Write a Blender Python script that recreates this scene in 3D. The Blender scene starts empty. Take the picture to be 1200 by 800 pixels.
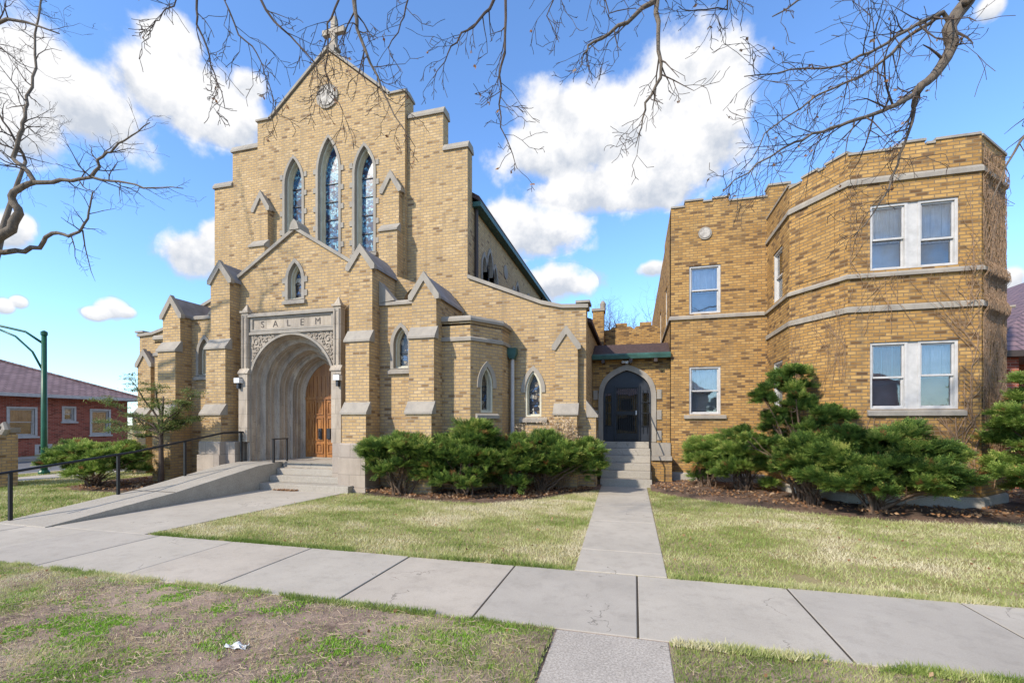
import bpy, bmesh, math, random
import numpy as np
from mathutils import Vector, geometry
random.seed(7); rng = np.random.default_rng(7)
S = bpy.context.scene; COL = S.collection
R = math.radians

# ------------------------------------------------------------------ mesh builder
class MB:
    def __init__(s): s.v = []; s.f = []; s.uv = []; s.m = []; s.cm = 0
    def face(s, pts, uv=None):
        b = len(s.v); s.v.extend([tuple(p) for p in pts]); s.f.append(tuple(range(b, b+len(pts)))); s.uv.append(uv); s.m.append(s.cm)
    def box(s, x0, x1, y0, y1, z0, z1):
        hull = [(x0,y0,z0),(x1,y0,z0),(x1,y1,z0),(x0,y1,z0),(x0,y0,z1),(x1,y0,z1),(x1,y1,z1),(x0,y1,z1)]
        s.idx(hull, [(0,3,2,1),(4,5,6,7),(0,1,5,4),(1,2,6,5),(2,3,7,6),(3,0,4,7)])
    def idx(s, vs, fs, uvs=None):
        b = len(s.v); s.v.extend([tuple(v) for v in vs])
        for k, f in enumerate(fs): s.f.append(tuple(i+b for i in f)); s.uv.append(uvs[k] if uvs else None); s.m.append(s.cm)
    def slab(s, fr, outer, holes=(), w0=0.0, w1=0.3):
        """polygon with holes in a wall frame, extruded from depth w0 to w1"""
        loops = [list(outer)] + [list(h) for h in holes]
        flat = [p for l in loops for p in l]
        tris = geometry.tessellate_polygon([[Vector((p[0], p[1], 0)) for p in l] for l in loops])
        b = len(s.v); n = len(flat)
        for p in flat: s.v.append(fr(p[0], p[1], w0))
        for p in flat: s.v.append(fr(p[0], p[1], w1))
        for t in tris:
            s.f.append((b+t[0], b+t[1], b+t[2])); s.f.append((b+n+t[2], b+n+t[1], b+n+t[0]))
            s.uv += [None, None]; s.m += [s.cm]*2
        o = 0
        for l in loops:
            k = len(l)
            for i in range(k):
                j = (i+1) % k
                s.f.append((b+o+i, b+o+j, b+n+o+j, b+n+o+i)); s.uv.append(None); s.m.append(s.cm)
            o += k
    def fbox(s, fr, u0, u1, v0, v1, w0, w1):
        s.slab(fr, [(u0,v0),(u1,v0),(u1,v1),(u0,v1)], (), w0, w1)
    def prof(s, fr, u0, u1, pts):
        """extrude a (w,v) profile polygon along u"""
        n = len(pts); vs = [fr(u0, v, w) for w, v in pts] + [fr(u1, v, w) for w, v in pts]
        fs = [tuple(range(n)), tuple(reversed(range(n, 2*n)))] + [(i, (i+1) % n, n+(i+1) % n, n+i) for i in range(n)]
        s.idx(vs, fs)
    def tube(s, pts, rad, sides=6, cap=True):
        pts = [Vector(p) for p in pts]; n = len(pts)
        if not hasattr(rad, '__len__'): rad = [rad]*n
        b = len(s.v); up = None
        for i, p in enumerate(pts):
            d = (pts[min(i+1, n-1)] - pts[max(i-1, 0)]).normalized()
            if up is None:
                up = Vector((0,0,1)) if abs(d.z) < .9 else Vector((1,0,0))
            a = d.cross(up).normalized(); up = a.cross(d).normalized()
            for k in range(sides):
                t = 2*math.pi*k/sides
                q = p + (a*math.cos(t) + up*math.sin(t))*rad[i]; s.v.append((q.x, q.y, q.z))
        for i in range(n-1):
            for k in range(sides):
                k2 = (k+1) % sides
                s.f.append((b+i*sides+k, b+i*sides+k2, b+(i+1)*sides+k2, b+(i+1)*sides+k)); s.uv.append(None); s.m.append(s.cm)
        if cap:
            s.f.append(tuple(b+k for k in reversed(range(sides)))); s.f.append(tuple(b+(n-1)*sides+k for k in range(sides)))
            s.uv += [None]*2; s.m += [s.cm]*2
    def lathe(s, c, prof, sides=16):
        vs = []; fs = []
        for r, z in prof:
            for k in range(sides):
                t = 2*math.pi*k/sides; vs.append((c[0]+r*math.cos(t), c[1]+r*math.sin(t), c[2]+z))
        for i in range(len(prof)-1):
            for k in range(sides):
                k2 = (k+1) % sides; fs.append((i*sides+k, i*sides+k2, (i+1)*sides+k2, (i+1)*sides+k))
        fs.append(tuple(reversed(range(sides)))); fs.append(tuple((len(prof)-1)*sides+k for k in range(sides)))
        s.idx(vs, fs)
    def disc(s, fr, u, v, r, w0, w1, n=24):
        s.slab(fr, [(u+r*math.cos(2*math.pi*k/n), v+r*math.sin(2*math.pi*k/n)) for k in range(n)], (), w0, w1)
    def pieces(s, name, mats, parent, **kw):
        """one object per loose piece collected"""
        par = list(range(len(s.v)))
        def find(a):
            while par[a] != a: par[a] = par[par[a]]; a = par[a]
            return a
        for f in s.f:
            r0 = find(f[0])
            for i in f[1:]: par[find(i)] = r0
        groups = {}
        for k, f in enumerate(s.f): groups.setdefault(find(f[0]), []).append(k)
        out = []
        for ks in groups.values():
            m = MB(); idx = {}
            for k in ks:
                for i in s.f[k]:
                    if i not in idx: idx[i] = len(m.v); m.v.append(s.v[i])
                m.f.append(tuple(idx[i] for i in s.f[k])); m.uv.append(s.uv[k]); m.m.append(0)
            out.append(m.build(name, mats, parent, **kw))
        return out
    def build(s, name, mats, parent=None, loc=None, smooth=False, recalc=True, bevel=0):
        """links everything collected as ONE mesh object; parts share their thing's origin"""
        if parent is not None: root = ROOT[parent.name]
        else: root = Vector(loc) if loc is not None else Vector((0,0,0))
        me = bpy.data.meshes.new(name)
        V = np.array(s.v, dtype=float) - np.array(root)
        me.from_pydata(V.tolist(), [], s.f)
        if not isinstance(mats, (list, tuple)): mats = [mats]
        for m in mats: me.materials.append(m)
        if len(mats) > 1: me.polygons.foreach_set('material_index', s.m)
        if recalc:
            bm = bmesh.new(); bm.from_mesh(me); bmesh.ops.recalc_face_normals(bm, faces=bm.faces); bm.to_mesh(me); bm.free()
        uvl = me.uv_layers.new(name='UVMap'); Vw = np.array(s.v, dtype=float)
        data = np.zeros((len(me.loops), 2))
        for p in me.polygons:
            cu = s.uv[p.index]
            li = list(p.loop_indices)
            if cu is not None and not recalc:
                for k, l in enumerate(li): data[l] = cu[k]
            elif cu is not None:
                src = dict(zip(s.f[p.index], cu))
                for l in li: data[l] = src[me.loops[l].vertex_index]
            else:
                nn = p.normal
                h = math.hypot(nn.x, nn.y)
                if h < .05:
                    for l in li: data[l] = Vw[me.loops[l].vertex_index][:2]
                else:
                    tx, ty = -nn.y/h, nn.x/h
                    if tx < -1e-6 or (abs(tx) <= 1e-6 and ty < 0): tx, ty = -tx, -ty
                    bx, by, bz = (ty*nn.z, -tx*nn.z, tx*nn.y-ty*nn.x)
                    if bz < 0: bx, by, bz = -bx, -by, -bz
                    for l in li:
                        q = Vw[me.loops[l].vertex_index]; data[l] = (q[0]*tx+q[1]*ty, q[0]*bx+q[1]*by+q[2]*bz)
        uvl.data.foreach_set('uv', data.ravel())
        if smooth: me.polygons.foreach_set('use_smooth', [True]*len(me.polygons))
        o = bpy.data.objects.new(name, me); COL.objects.link(o)
        if parent is not None: o.parent = parent
        else: o.location = root
        ROOT[o.name] = root
        if bevel:
            md = o.modifiers.new('bevel', 'BEVEL'); md.width = bevel; md.segments = 2; md.limit_method = 'ANGLE'
        return o
ROOT = {}
def tag(o, label=None, cat=None, group=None, kind=None):
    if label: o['label'] = label
    if cat: o['category'] = cat
    if group: o['group'] = group
    if kind: o['kind'] = kind
    return o
def empty(name, loc, label, cat, group=None):
    o = bpy.data.objects.new(name, None); COL.objects.link(o); o.location = loc; o.empty_display_size = .2
    ROOT[o.name] = Vector(loc); return tag(o, label, cat, group)
def fast(name, V, F, mat, uv=None, parent=None, loc=(0,0,0)):
    """numpy mesh: V (n,3), F (m,k)"""
    root = ROOT[parent.name] if parent is not None else Vector(loc)
    me = bpy.data.meshes.new(name); k = F.shape[1]
    me.vertices.add(len(V)); me.vertices.foreach_set('co', (V-np.array(root)).ravel())
    me.loops.add(F.size); me.loops.foreach_set('vertex_index', F.ravel().astype(np.int32))
    me.polygons.add(len(F)); me.polygons.foreach_set('loop_start', np.arange(0, F.size, k, dtype=np.int32))
    me.update(calc_edges=True)
    if uv is not None:
        l = me.uv_layers.new(name='UVMap'); l.data.foreach_set('uv', uv[F.ravel()].ravel())
    me.materials.append(mat)
    o = bpy.data.objects.new(name, me); COL.objects.link(o)
    if parent is not None: o.parent = parent
    else: o.location = root
    ROOT[o.name] = root
    return o
def frame(p, q=None, inward=None):
    """wall frame: u runs along p->q (left to right seen from outside), v is height, w is depth into the wall"""
    if q is None: q = (p[0]+1, p[1])
    dx, dy = q[0]-p[0], q[1]-p[1]; L = math.hypot(dx, dy); dx /= L; dy /= L
    def fr(u, v, w): return (p[0]+dx*u-dy*w, p[1]+dy*u+dx*w, v)
    fr.L = L
    return fr
def front(y): return frame((0, y), (1, y))

# ------------------------------------------------------------------ materials
class NT:
    def __init__(s, name):
        s.m = bpy.data.materials.new(name); s.m.use_nodes = True; s.t = s.m.node_tree; s.n = s.t.nodes
        s.b = s.n['Principled BSDF']; s.out = s.n['Material Output']
    def new(s, typ, **kw):
        nd = s.n.new(typ)
        for k, v in kw.items():
            if k.startswith('i_'): nd.inputs[k[2:].replace('_', ' ')].default_value = v
            else: setattr(nd, k, v)
        return nd
    def link(s, a, b): s.t.links.new(a, b)
    def coord(s, kind='Object', scale=(1,1,1)):
        c = s.new('ShaderNodeTexCoord'); m = s.new('ShaderNodeMapping'); m.inputs['Scale'].default_value = scale
        s.link(c.outputs[kind], m.inputs['Vector']); return m.outputs['Vector']
    def noise(s, vec, scale, detail=4, rough=.6):
        n = s.new('ShaderNodeTexNoise'); n.inputs['Scale'].default_value = scale; n.inputs['Detail'].default_value = detail; n.inputs['Roughness'].default_value = rough
        s.link(vec, n.inputs['Vector']); return n.outputs['Fac']
    def ramp(s, fac, stops, interp='LINEAR'):
        r = s.new('ShaderNodeValToRGB'); r.color_ramp.interpolation = interp
        e = r.color_ramp.elements
        while len(e) < len(stops): e.new(.5)
        for k, (p, c) in enumerate(stops):
            e[k].position = p; e[k].color = (c[0], c[1], c[2], 1) if hasattr(c, '__len__') else (c, c, c, 1)
        s.link(fac, r.inputs['Fac']); return r.outputs['Color']
    def mix(s, fac, a, b, mode='MIX'):
        m = s.new('ShaderNodeMix', data_type='RGBA', blend_type=mode)
        for sock, v in ((m.inputs[0], fac), (m.inputs[6], a), (m.inputs[7], b)):
            if hasattr(v, 'is_output'): s.link(v, sock)
            elif hasattr(v, '__len__'): sock.default_value = (v[0], v[1], v[2], 1)
            else: sock.default_value = v
        return m.outputs[2]
    def math(s, op, a, b=None):
        m = s.new('ShaderNodeMath', operation=op)
        for sock, v in ((m.inputs[0], a), (m.inputs[1], b)):
            if v is None: continue
            if hasattr(v, 'is_output'): s.link(v, sock)
            else: sock.default_value = v
        return m.outputs[0]
    def bump(s, h, strength=.4, dist=.01):
        b = s.new('ShaderNodeBump'); b.inputs['Strength'].default_value = strength; b.inputs['Distance'].default_value = dist
        s.link(h, b.inputs['Height']); s.link(b.outputs['Normal'], s.b.inputs['Normal'])
    def color(s, c): s.link(c, s.b.inputs['Base Color'])

def plain(name, c, rough=.7, metal=0, scale=8, amt=.25, c2=None, bump=.15, stretch=(1,1,1), spec=.3, bdist=.01):
    t = NT(name); v = t.coord('Object', stretch); n = t.noise(v, scale, 6)
    c2 = c2 or tuple(x*(1-amt) for x in c)
    t.color(t.ramp(n, [(.3, c2), (.7, c)])); t.b.inputs['Roughness'].default_value = rough; t.b.inputs['Metallic'].default_value = metal
    t.b.inputs['Specular IOR Level'].default_value = spec
    if bump: t.bump(t.noise(v, scale*6, 4), bump, bdist)
    return t.m

def brick(name, stops, mortar, bw=.24, rh=.08, ms=.009, big=None, dirt=.25, streak=0):
    t = NT(name); uv = t.coord('UV')
    b = t.new('ShaderNodeTexBrick'); b.offset = .5
    for k, v in (('Scale', 1), ('Brick Width', bw), ('Row Height', rh), ('Mortar Size', ms), ('Mortar Smooth', .25), ('Bias', 0)): b.inputs[k].default_value = v
    b.inputs['Color1'].default_value = (0,0,0,1); b.inputs['Color2'].default_value = (1,1,1,1); b.inputs['Mortar'].default_value = (.5,.5,.5,1)
    t.link(uv, b.inputs['Vector'])
    rnd = b.outputs['Color']
    if streak:
        # darker clinker bricks gather in horizontal drifts
        m2 = t.coord('UV', (.9, 3.2, 1)); n2 = t.noise(m2, 1.1, 3, .7)
        sh = t.math('MULTIPLY', t.math('SUBTRACT', n2, .5), streak)
        rnd = t.math('SUBTRACT', rnd, sh)
    col = t.ramp(rnd, stops)
    ob = t.coord('Object'); n = t.noise(ob, .55, 5, .65)
    col = t.mix(t.ramp(n, [(.35, .0), (.75, dirt)]), col, tuple(x*.62 for x in stops[len(stops)//2][1]))
    n3 = t.noise(t.coord('UV', (1,1,1)), 42, 3, .7)
    col = t.mix(.22, col, t.ramp(n3, [(.3, .25), (.7, 1.0)]), 'MULTIPLY')
    drip = t.noise(t.coord('Object', (3.2, 3.2, .35)), 1.6, 4, .7)
    col = t.mix(t.ramp(drip, [(.50, 0.0), (.78, dirt*1.0)]), col, (.10, .085, .065))
    col = t.mix(b.outputs['Fac'], col, mortar); t.color(col)
    t.b.inputs['Roughness'].default_value = .9; t.b.inputs['Specular IOR Level'].default_value = .2
    h = t.math('SUBTRACT', t.math('MULTIPLY', n3, .25), b.outputs['Fac']); t.bump(h, .55, .008)
    return t.m
M = {}
M['brick'] = brick('buff_brick', [(0, (.20,.12,.06)), (.06, (.33,.21,.10)), (.11, (.47,.32,.155)), (.5, (.52,.355,.17)), (.85, (.545,.38,.19)), (1, (.59,.43,.24))], (.27,.215,.16), .215, .084, .012, dirt=.5, streak=.14)
M['brick2'] = brick('golden_brick', [(0, (.10,.055,.03)), (.12, (.17,.095,.045)), (.22, (.38,.215,.07)), (.6, (.475,.272,.088)), (1, (.54,.335,.125))], (.19,.135,.08), .22, .076, .011, dirt=.55, streak=.72)
M['redbrick'] = brick('red_brick', [(0, (.20,.055,.035)), (.4, (.34,.085,.055)), (1, (.42,.13,.085))], (.32,.2,.16), .24, .08, .008, dirt=.2)
def stone(name, c, dark, blocks=None, stain=.5):
    t = NT(name); v = t.coord('Object'); n = t.noise(v, 1.6, 7, .65)
    col = t.ramp(n, [(.25, tuple(x*.72 for x in c)), (.75, c)])
    d = t.noise(t.coord('Object', (2.5, 2.5, .6)), 1.5, 6, .7)
    col = t.mix(t.ramp(d, [(.44, 0.), (.72, stain)]), col, dark)
    n3 = t.noise(v, 60, 3)
    col = t.mix(.2, col, t.ramp(n3, [(.3, .4), (.7, 1.)]), 'MULTIPLY')
    h = n3
    if blocks:
        b = t.new('ShaderNodeTexBrick'); b.offset = .5
        for k, x in (('Scale', 1), ('Brick Width', blocks[0]), ('Row Height', blocks[1]), ('Mortar Size', .006), ('Mortar Smooth', .2)): b.inputs[k].default_value = x
        b.inputs['Color1'].default_value = (.80,.80,.82,1); b.inputs['Color2'].default_value = (1.0,.97,.92,1)
        t.link(t.coord('UV'), b.inputs['Vector'])
        col = t.mix(.8, col, b.outputs['Color'], 'MULTIPLY'); col = t.mix(b.outputs['Fac'], col, tuple(x*.4 for x in c))
    t.color(col); t.b.inputs['Roughness'].default_value = .85; t.b.inputs['Specular IOR Level'].default_value = .25
    t.bump(n3, .3, .006)
    return t.m
M['stone'] = stone('grey_limestone', (.37,.335,.285), (.16,.15,.15))
M['stone_portal'] = stone('portal_limestone', (.52,.455,.375), (.13,.11,.095), (.62, .42), .7)
M['stone_plinth'] = stone('plinth_limestone', (.46,.40,.34), (.2,.17,.15), (.7, .46), .4)
M['slate'] = plain('slate_coping', (.24,.245,.27), .55, scale=3, amt=.45)
M['copper'] = plain('green_copper', (.045,.12,.10), .5, scale=4, amt=.5, bump=.1)
M['cream'] = plain('cream_frame', (.60,.57,.45), .6, scale=5, amt=.2, bump=.05)
M['white'] = plain('white_paint', (.53,.52,.51), .45, scale=6, amt=.25, bump=.05)
M['black'] = plain('black_metal', (.018,.019,.022), .4, scale=6, amt=.3, bump=.05)
M['iron'] = plain('dark_iron', (.03,.035,.045), .45, scale=6, amt=.3, bump=.05)
M['darkroof'] = plain('dark_shingle', (.085,.055,.052), .9, scale=14, amt=.5, bump=.6)
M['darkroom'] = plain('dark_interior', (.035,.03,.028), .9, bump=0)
M['pipe'] = plain('brown_pipe', (.06,.045,.04), .5, bump=0)
M['lamp'] = plain('white_lamp_housing', (.7,.7,.7), .3, bump=0)
M['poleg'] = plain('green_pole_paint', (.02,.105,.06), .35, scale=5, amt=.3, bump=.03)
M['bark'] = plain('grey_bark', (.19,.155,.12), .9, scale=12, amt=.55, bump=.8, stretch=(1,1,.3), bdist=.02)
M['bark2'] = plain('dark_twig_bark', (.095,.07,.055), .9, scale=12, amt=.4, bump=.4)
M['yewbark'] = plain('yew_bark', (.17,.115,.08), .9, scale=16, amt=.5, bump=.6)
M['vine'] = plain('dry_vine', (.33,.22,.14), .9, scale=20, amt=.5, bump=.2)
M['door'] = None
def concrete(name, c, joint=None, agg=.2, fine=90):
    t = NT(name); v = t.coord('Object'); n = t.noise(v, .8, 7, .65); col = t.ramp(n, [(.3, tuple(x*.78 for x in c)), (.72, c)])
    n2 = t.noise(v, fine, 3, .8); col = t.mix(agg, col, t.ramp(n2, [(.35, .3), (.65, 1.1)]), 'MULTIPLY')
    n4 = t.noise(v, 3.5, 8, .75); col = t.mix(t.ramp(n4, [(.50, 0.), (.72, .5)]), col, tuple(x*.5 for x in c))
    vo = t.new('ShaderNodeTexVoronoi'); vo.feature = 'DISTANCE_TO_EDGE'; vo.inputs['Scale'].default_value = .42; wv = t.new('ShaderNodeVectorMath', operation='ADD')
    nw = t.new('ShaderNodeTexNoise'); nw.inputs['Scale'].default_value = 2.5; nw.inputs['Detail'].default_value = 5; t.link(v, nw.inputs['Vector']); t.link(v, wv.inputs[0]); t.link(nw.outputs['Color'], wv.inputs[1]); t.link(wv.outputs[0], vo.inputs['Vector'])
    crk = t.math('MULTIPLY', t.math('LESS_THAN', vo.outputs['Distance'], .0028), t.math('GREATER_THAN', n, .52)); col = t.mix(t.math('MULTIPLY', crk, .6), col, tuple(x*.25 for x in c))
    sx_ = t.new('ShaderNodeSeparateXYZ'); t.link(v, sx_.inputs[0]); wn_ = t.new('ShaderNodeTexWhiteNoise', noise_dimensions='1D'); t.link(t.math('FLOOR', t.math('MULTIPLY', t.math('ADD', sx_.outputs['X'], 21.25), 1/1.54)), wn_.inputs['W'])
    if joint: col = t.mix(1.0, col, t.ramp(wn_.outputs['Value'], [(0, (.84,.83,.81)), (.5, (.95,.95,.95)), (1, (1.04,1.02,1.0))]), 'MULTIPLY')
    t.color(col); t.b.inputs['Roughness'].default_value = .88; t.b.inputs['Specular IOR Level'].default_value = .25
    t.bump(n2, .35, .004); return t.m
M['conc'] = concrete('pavement_concrete', (.475,.435,.375))
M['conc_b'] = concrete('pavement_concrete_dark', (.435,.40,.35)); M['conc_c'] = concrete('pavement_concrete_warm', (.48,.43,.365))
M['conc2'] = concrete('aggregate_concrete', (.52,.475,.42), agg=.7, fine=55)
M['concw'] = concrete('weathered_concrete', (.43,.395,.34), agg=.35, fine=40)
M['asphalt'] = concrete('asphalt', (.16,.16,.165), agg=.3)
M['joint'] = plain('joint_soil', (.055,.045,.035), .95, bump=0)
def soil(name, a, b, c, sc=7):
    t = NT(name); v = t.coord('Object'); n = t.noise(v, sc, 8, .75); n2 = t.noise(v, .9, 4, .6); n3 = t.noise(v, 60, 3, .8)
    col = t.mix(t.ramp(n, [(.38, 0.), (.6, 1.)]), a, b); col = t.mix(t.ramp(n2, [(.42, 0.), (.6, 1.)]), col, c)
    col = t.mix(.5, col, t.ramp(n3, [(.3, .3), (.7, 1.2)]), 'MULTIPLY')
    t.color(col); t.b.inputs['Roughness'].default_value = .95; t.b.inputs['Specular IOR Level'].default_value = .1
    t.bump(t.math('ADD', n, n3), .8, .02); return t.m
M['lawn'] = soil('lawn_soil', (.36,.30,.15), (.25,.24,.08), (.38,.31,.18))
M['park'] = soil('parkway_soil', (.36,.26,.205), (.16,.115,.095), (.42,.32,.25), 11)
M['mulch'] = soil('bark_mulch', (.15,.105,.08), (.25,.165,.12), (.11,.08,.065), 14)
def blade(name, stops):
    t = NT(name); uv = t.coord('UV'); sp = t.new('ShaderNodeSeparateXYZ'); t.link(uv, sp.inputs[0])
    col = t.ramp(sp.outputs['X'], stops); t.color(col); t.b.inputs['Roughness'].default_value = .6; t.b.inputs['Specular IOR Level'].default_value = .25
    tr = t.new('ShaderNodeBsdfTranslucent'); t.link(col, tr.inputs['Color']); mx = t.new('ShaderNodeMixShader'); mx.inputs[0].default_value = .35
    t.link(t.b.outputs[0], mx.inputs[1]); t.link(tr.outputs[0], mx.inputs[2]); t.link(mx.outputs[0], t.out.inputs['Surface'])
    return t.m
M['grass'] = blade('grass_blades', [(0, (.14,.22,.04)), (.3, (.30,.37,.10)), (.55, (.47,.49,.21)), (.8, (.63,.59,.35)), (1, (.72,.66,.47))])
M['weeds'] = blade('green_weeds', [(0, (.14,.30,.03)), (.5, (.27,.47,.06)), (1, (.42,.56,.11))])
M['straw'] = blade('dry_straw', [(0, (.34,.22,.14)), (.5, (.52,.39,.26)), (1, (.66,.55,.40))])
M['litter'] = blade('dry_leaves', [(0, (.20,.09,.045)), (.4, (.34,.18,.085)), (.75, (.46,.29,.16)), (1, (.33,.25,.19))])
M['yew'] = blade('yew_needles', [(0, (.035,.075,.02)), (.4, (.10,.18,.038)), (.7, (.25,.35,.07)), (.93, (.46,.48,.13)), (1, (.30,.16,.06))])
M['yew2'] = blade('light_yew_needles', [(0, (.055,.11,.03)), (.4, (.16,.26,.05)), (.7, (.34,.45,.10)), (.93, (.54,.56,.18)), (1, (.33,.18,.07))])
M['juniper'] = blade('sparse_needles', [(0, (.08,.14,.045)), (.6, (.19,.25,.08)), (1, (.30,.32,.12))])

def wood():
    t = NT('oak_door'); v = t.coord('Object', (9, 9, .8)); n = t.noise(v, 2.2, 7, .6)
    col = t.ramp(n, [(.3, (.12,.04,.01)), (.5, (.33,.13,.026)), (.72, (.48,.215,.055))]); n2 = t.noise(t.coord('Object'), 1.4, 3)
    col = t.mix(t.ramp(n2, [(.4, 0.), (.7, .5)]), col, (.14,.055,.018)); t.color(col)
    t.b.inputs['Roughness'].default_value = .45; t.bump(n, .15, .004); return t.m
M['door'] = wood()
def stained():
    t = NT('stained_glass'); uv = t.coord('UV')
    vo = t.new('ShaderNodeTexVoronoi'); vo.inputs['Scale'].default_value = 12.5; t.link(uv, vo.inputs['Vector'])
    sp = t.new('ShaderNodeSeparateColor'); t.link(vo.outputs['Color'], sp.inputs[0])
    n = t.noise(t.coord('UV', (1.3, .9, 1)), 1.3, 2)
    val = t.math('ADD', t.math('MULTIPLY', sp.outputs[0], .55), t.math('MULTIPLY', t.math('SUBTRACT', n, .3), 1.1))
    col = t.ramp(val, [(0, (.015,.02,.045)), (.28, (.02,.035,.09)), (.42, (.035,.12,.24)), (.58, (.12,.30,.42)), (.72, (.25,.42,.50)), (.85, (.12,.10,.20)), (1, (.42,.42,.36))], 'CONSTANT')
    ve = t.new('ShaderNodeTexVoronoi'); ve.feature = 'DISTANCE_TO_EDGE'; ve.inputs['Scale'].default_value = 12.5; t.link(uv, ve.inputs['Vector'])
    lead = t.math('LESS_THAN', ve.outputs['Distance'], .045)
    t.color(t.mix(lead, col, (.02,.02,.025))); t.b.inputs['Roughness'].default_value = .22; t.b.inputs['Specular IOR Level'].default_value = .6
    t.bump(t.noise(uv, 9, 2), .15, .01); return t.m
M['stained'] = stained()
def leaded():
    t = NT('leaded_glass'); uv = t.coord('UV')
    vo = t.new('ShaderNodeTexVoronoi'); vo.inputs['Scale'].default_value = 9; t.link(uv, vo.inputs['Vector'])
    sp = t.new('ShaderNodeSeparateColor'); t.link(vo.outputs['Color'], sp.inputs[0])
    col = t.ramp(sp.outputs[0], [(0, (.03,.03,.035)), (.35, (.12,.09,.06)), (.6, (.22,.19,.15)), (.8, (.06,.11,.22)), (.92, (.35,.33,.28))], 'CONSTANT')
    ve = t.new('ShaderNodeTexVoronoi'); ve.feature = 'DISTANCE_TO_EDGE'; ve.inputs['Scale'].default_value = 9; t.link(uv, ve.inputs['Vector'])
    t.color(t.mix(t.math('LESS_THAN', ve.outputs['Distance'], .06), col, (.02,.02,.025))); t.b.inputs['Roughness'].default_value = .2
    return t.m
M['leaded'] = leaded()
def glass():
    t = NT('window_glass'); g = t.new('ShaderNodeBsdfGlossy'); g.inputs['Roughness'].default_value = .02; g.inputs['Color'].default_value = (.95,.95,.95,1)
    tr = t.new('ShaderNodeBsdfTransparent'); tr.inputs['Color'].default_value = (.92,.93,.94,1)
    fr = t.new('ShaderNodeFresnel'); fr.inputs['IOR'].default_value = 1.6
    f = t.math('ADD', t.math('MULTIPLY', fr.outputs[0], .9), .07)
    mx = t.new('ShaderNodeMixShader'); t.link(f, mx.inputs[0]); t.link(tr.outputs[0], mx.inputs[1]); t.link(g.outputs[0], mx.inputs[2])
    t.link(mx.outputs[0], t.out.inputs['Surface']); n = t.noise(t.coord('Object'), 1.3, 2)
    b = t.new('ShaderNodeBump'); b.inputs['Strength'].default_value = .25; b.inputs['Distance'].default_value = .01; t.link(n, b.inputs['Height']); t.link(b.outputs[0], g.inputs['Normal'])
    return t.m
M['glass'] = glass()
M['curtain'] = plain('pale_curtain', (.88,.86,.84), .9, scale=3, amt=.3, bump=0)
M['curtain2'] = plain('peach_curtain', (.50,.32,.23), .9, scale=3, amt=.4, bump=0)
M['shade'] = plain('grey_blind', (.36,.37,.39), .8, scale=3, amt=.3, bump=0)
def tiles(name, a, b):
    t = NT(name); br = t.new('ShaderNodeTexBrick'); t.link(t.coord('UV'), br.inputs['Vector'])
    for k, x in (('Scale', 1), ('Brick Width', .34), ('Row Height', .3), ('Mortar Size', .035), ('Mortar Smooth', .6)): br.inputs[k].default_value = x
    br.inputs['Color1'].default_value = (*a, 1); br.inputs['Color2'].default_value = (*b, 1); br.inputs['Mortar'].default_value = (*[x*.45 for x in a], 1)
    t.color(br.outputs['Color']); t.b.inputs['Roughness'].default_value = .7; t.bump(br.outputs['Fac'], -.6, .03); return t.m
M['tiles'] = tiles('red_clay_tiles', (.17,.105,.10), (.26,.17,.165))
M['tiles2'] = tiles('brown_shingles', (.15,.10,.12), (.20,.13,.14))
def medallion():
    t = NT('carved_medallion'); v = t.coord('Object'); n = t.noise(v, 7, 2, .5)
    t.color(t.ramp(n, [(.42, (.24,.22,.20)), (.55, (.42,.39,.35))])); t.bump(n, .9, .05); t.b.inputs['Roughness'].default_value = .9; return t.m
M['medal'] = medallion()
M['letter'] = plain('dark_letter', (.12,.105,.095), .9, bump=0)  # letters stand proud; the shade of cut ones is put into this colour
M['trash'] = plain('crumpled_plastic', (.62,.64,.66), .25, bump=.4)
M['cordw'] = plain('red_thread', (.5,.06,.03), .6, bump=0)
# ------------------------------------------------------------------ building helpers
F0 = front(0)     # u = X, v = Z, w = Y
def arch(cu, h, v0, vs, va, n=9):
    r = va-vs; pts = [(cu-h, v0), (cu+h, v0)]
    if r >= h*.999:
        Rr = (h*h+r*r)/(2*h); a = math.asin(min(1, r/Rr)); c = h-Rr
        arc = [(c+Rr*math.cos(a*i/n), Rr*math.sin(a*i/n)) for i in range(n+1)]
    else:
        arc = [(h*math.cos(math.pi/2*i/n)*(1-.02*math.sin(math.pi*i/n)), r*(math.sin(math.pi/2*i/n)**1.05)) for i in range(n+1)]
    arc[-1] = (0, r)
    pts += [(cu+x, vs+y) for x, y in arc]; pts += [(cu-x, vs+y) for x, y in reversed(arc[:-1])]
    return pts
def tudor(cu, h, v0, vs, va, n=0):
    prof = [(1,0),(.985,.14),(.955,.28),(.90,.42),(.82,.55),(.70,.67),(.56,.77),(.38,.865),(.19,.94),(0,1.0)]
    return [(cu-h, v0), (cu+h, v0)]+[(cu+x*h, vs+y*(va-vs)) for x, y in prof]+[(cu-x*h, vs+y*(va-vs)) for x, y in reversed(prof[:-1])]
def rect(u0, u1, v0, v1): return [(u0,v0),(u1,v0),(u1,v1),(u0,v1)]
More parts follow.
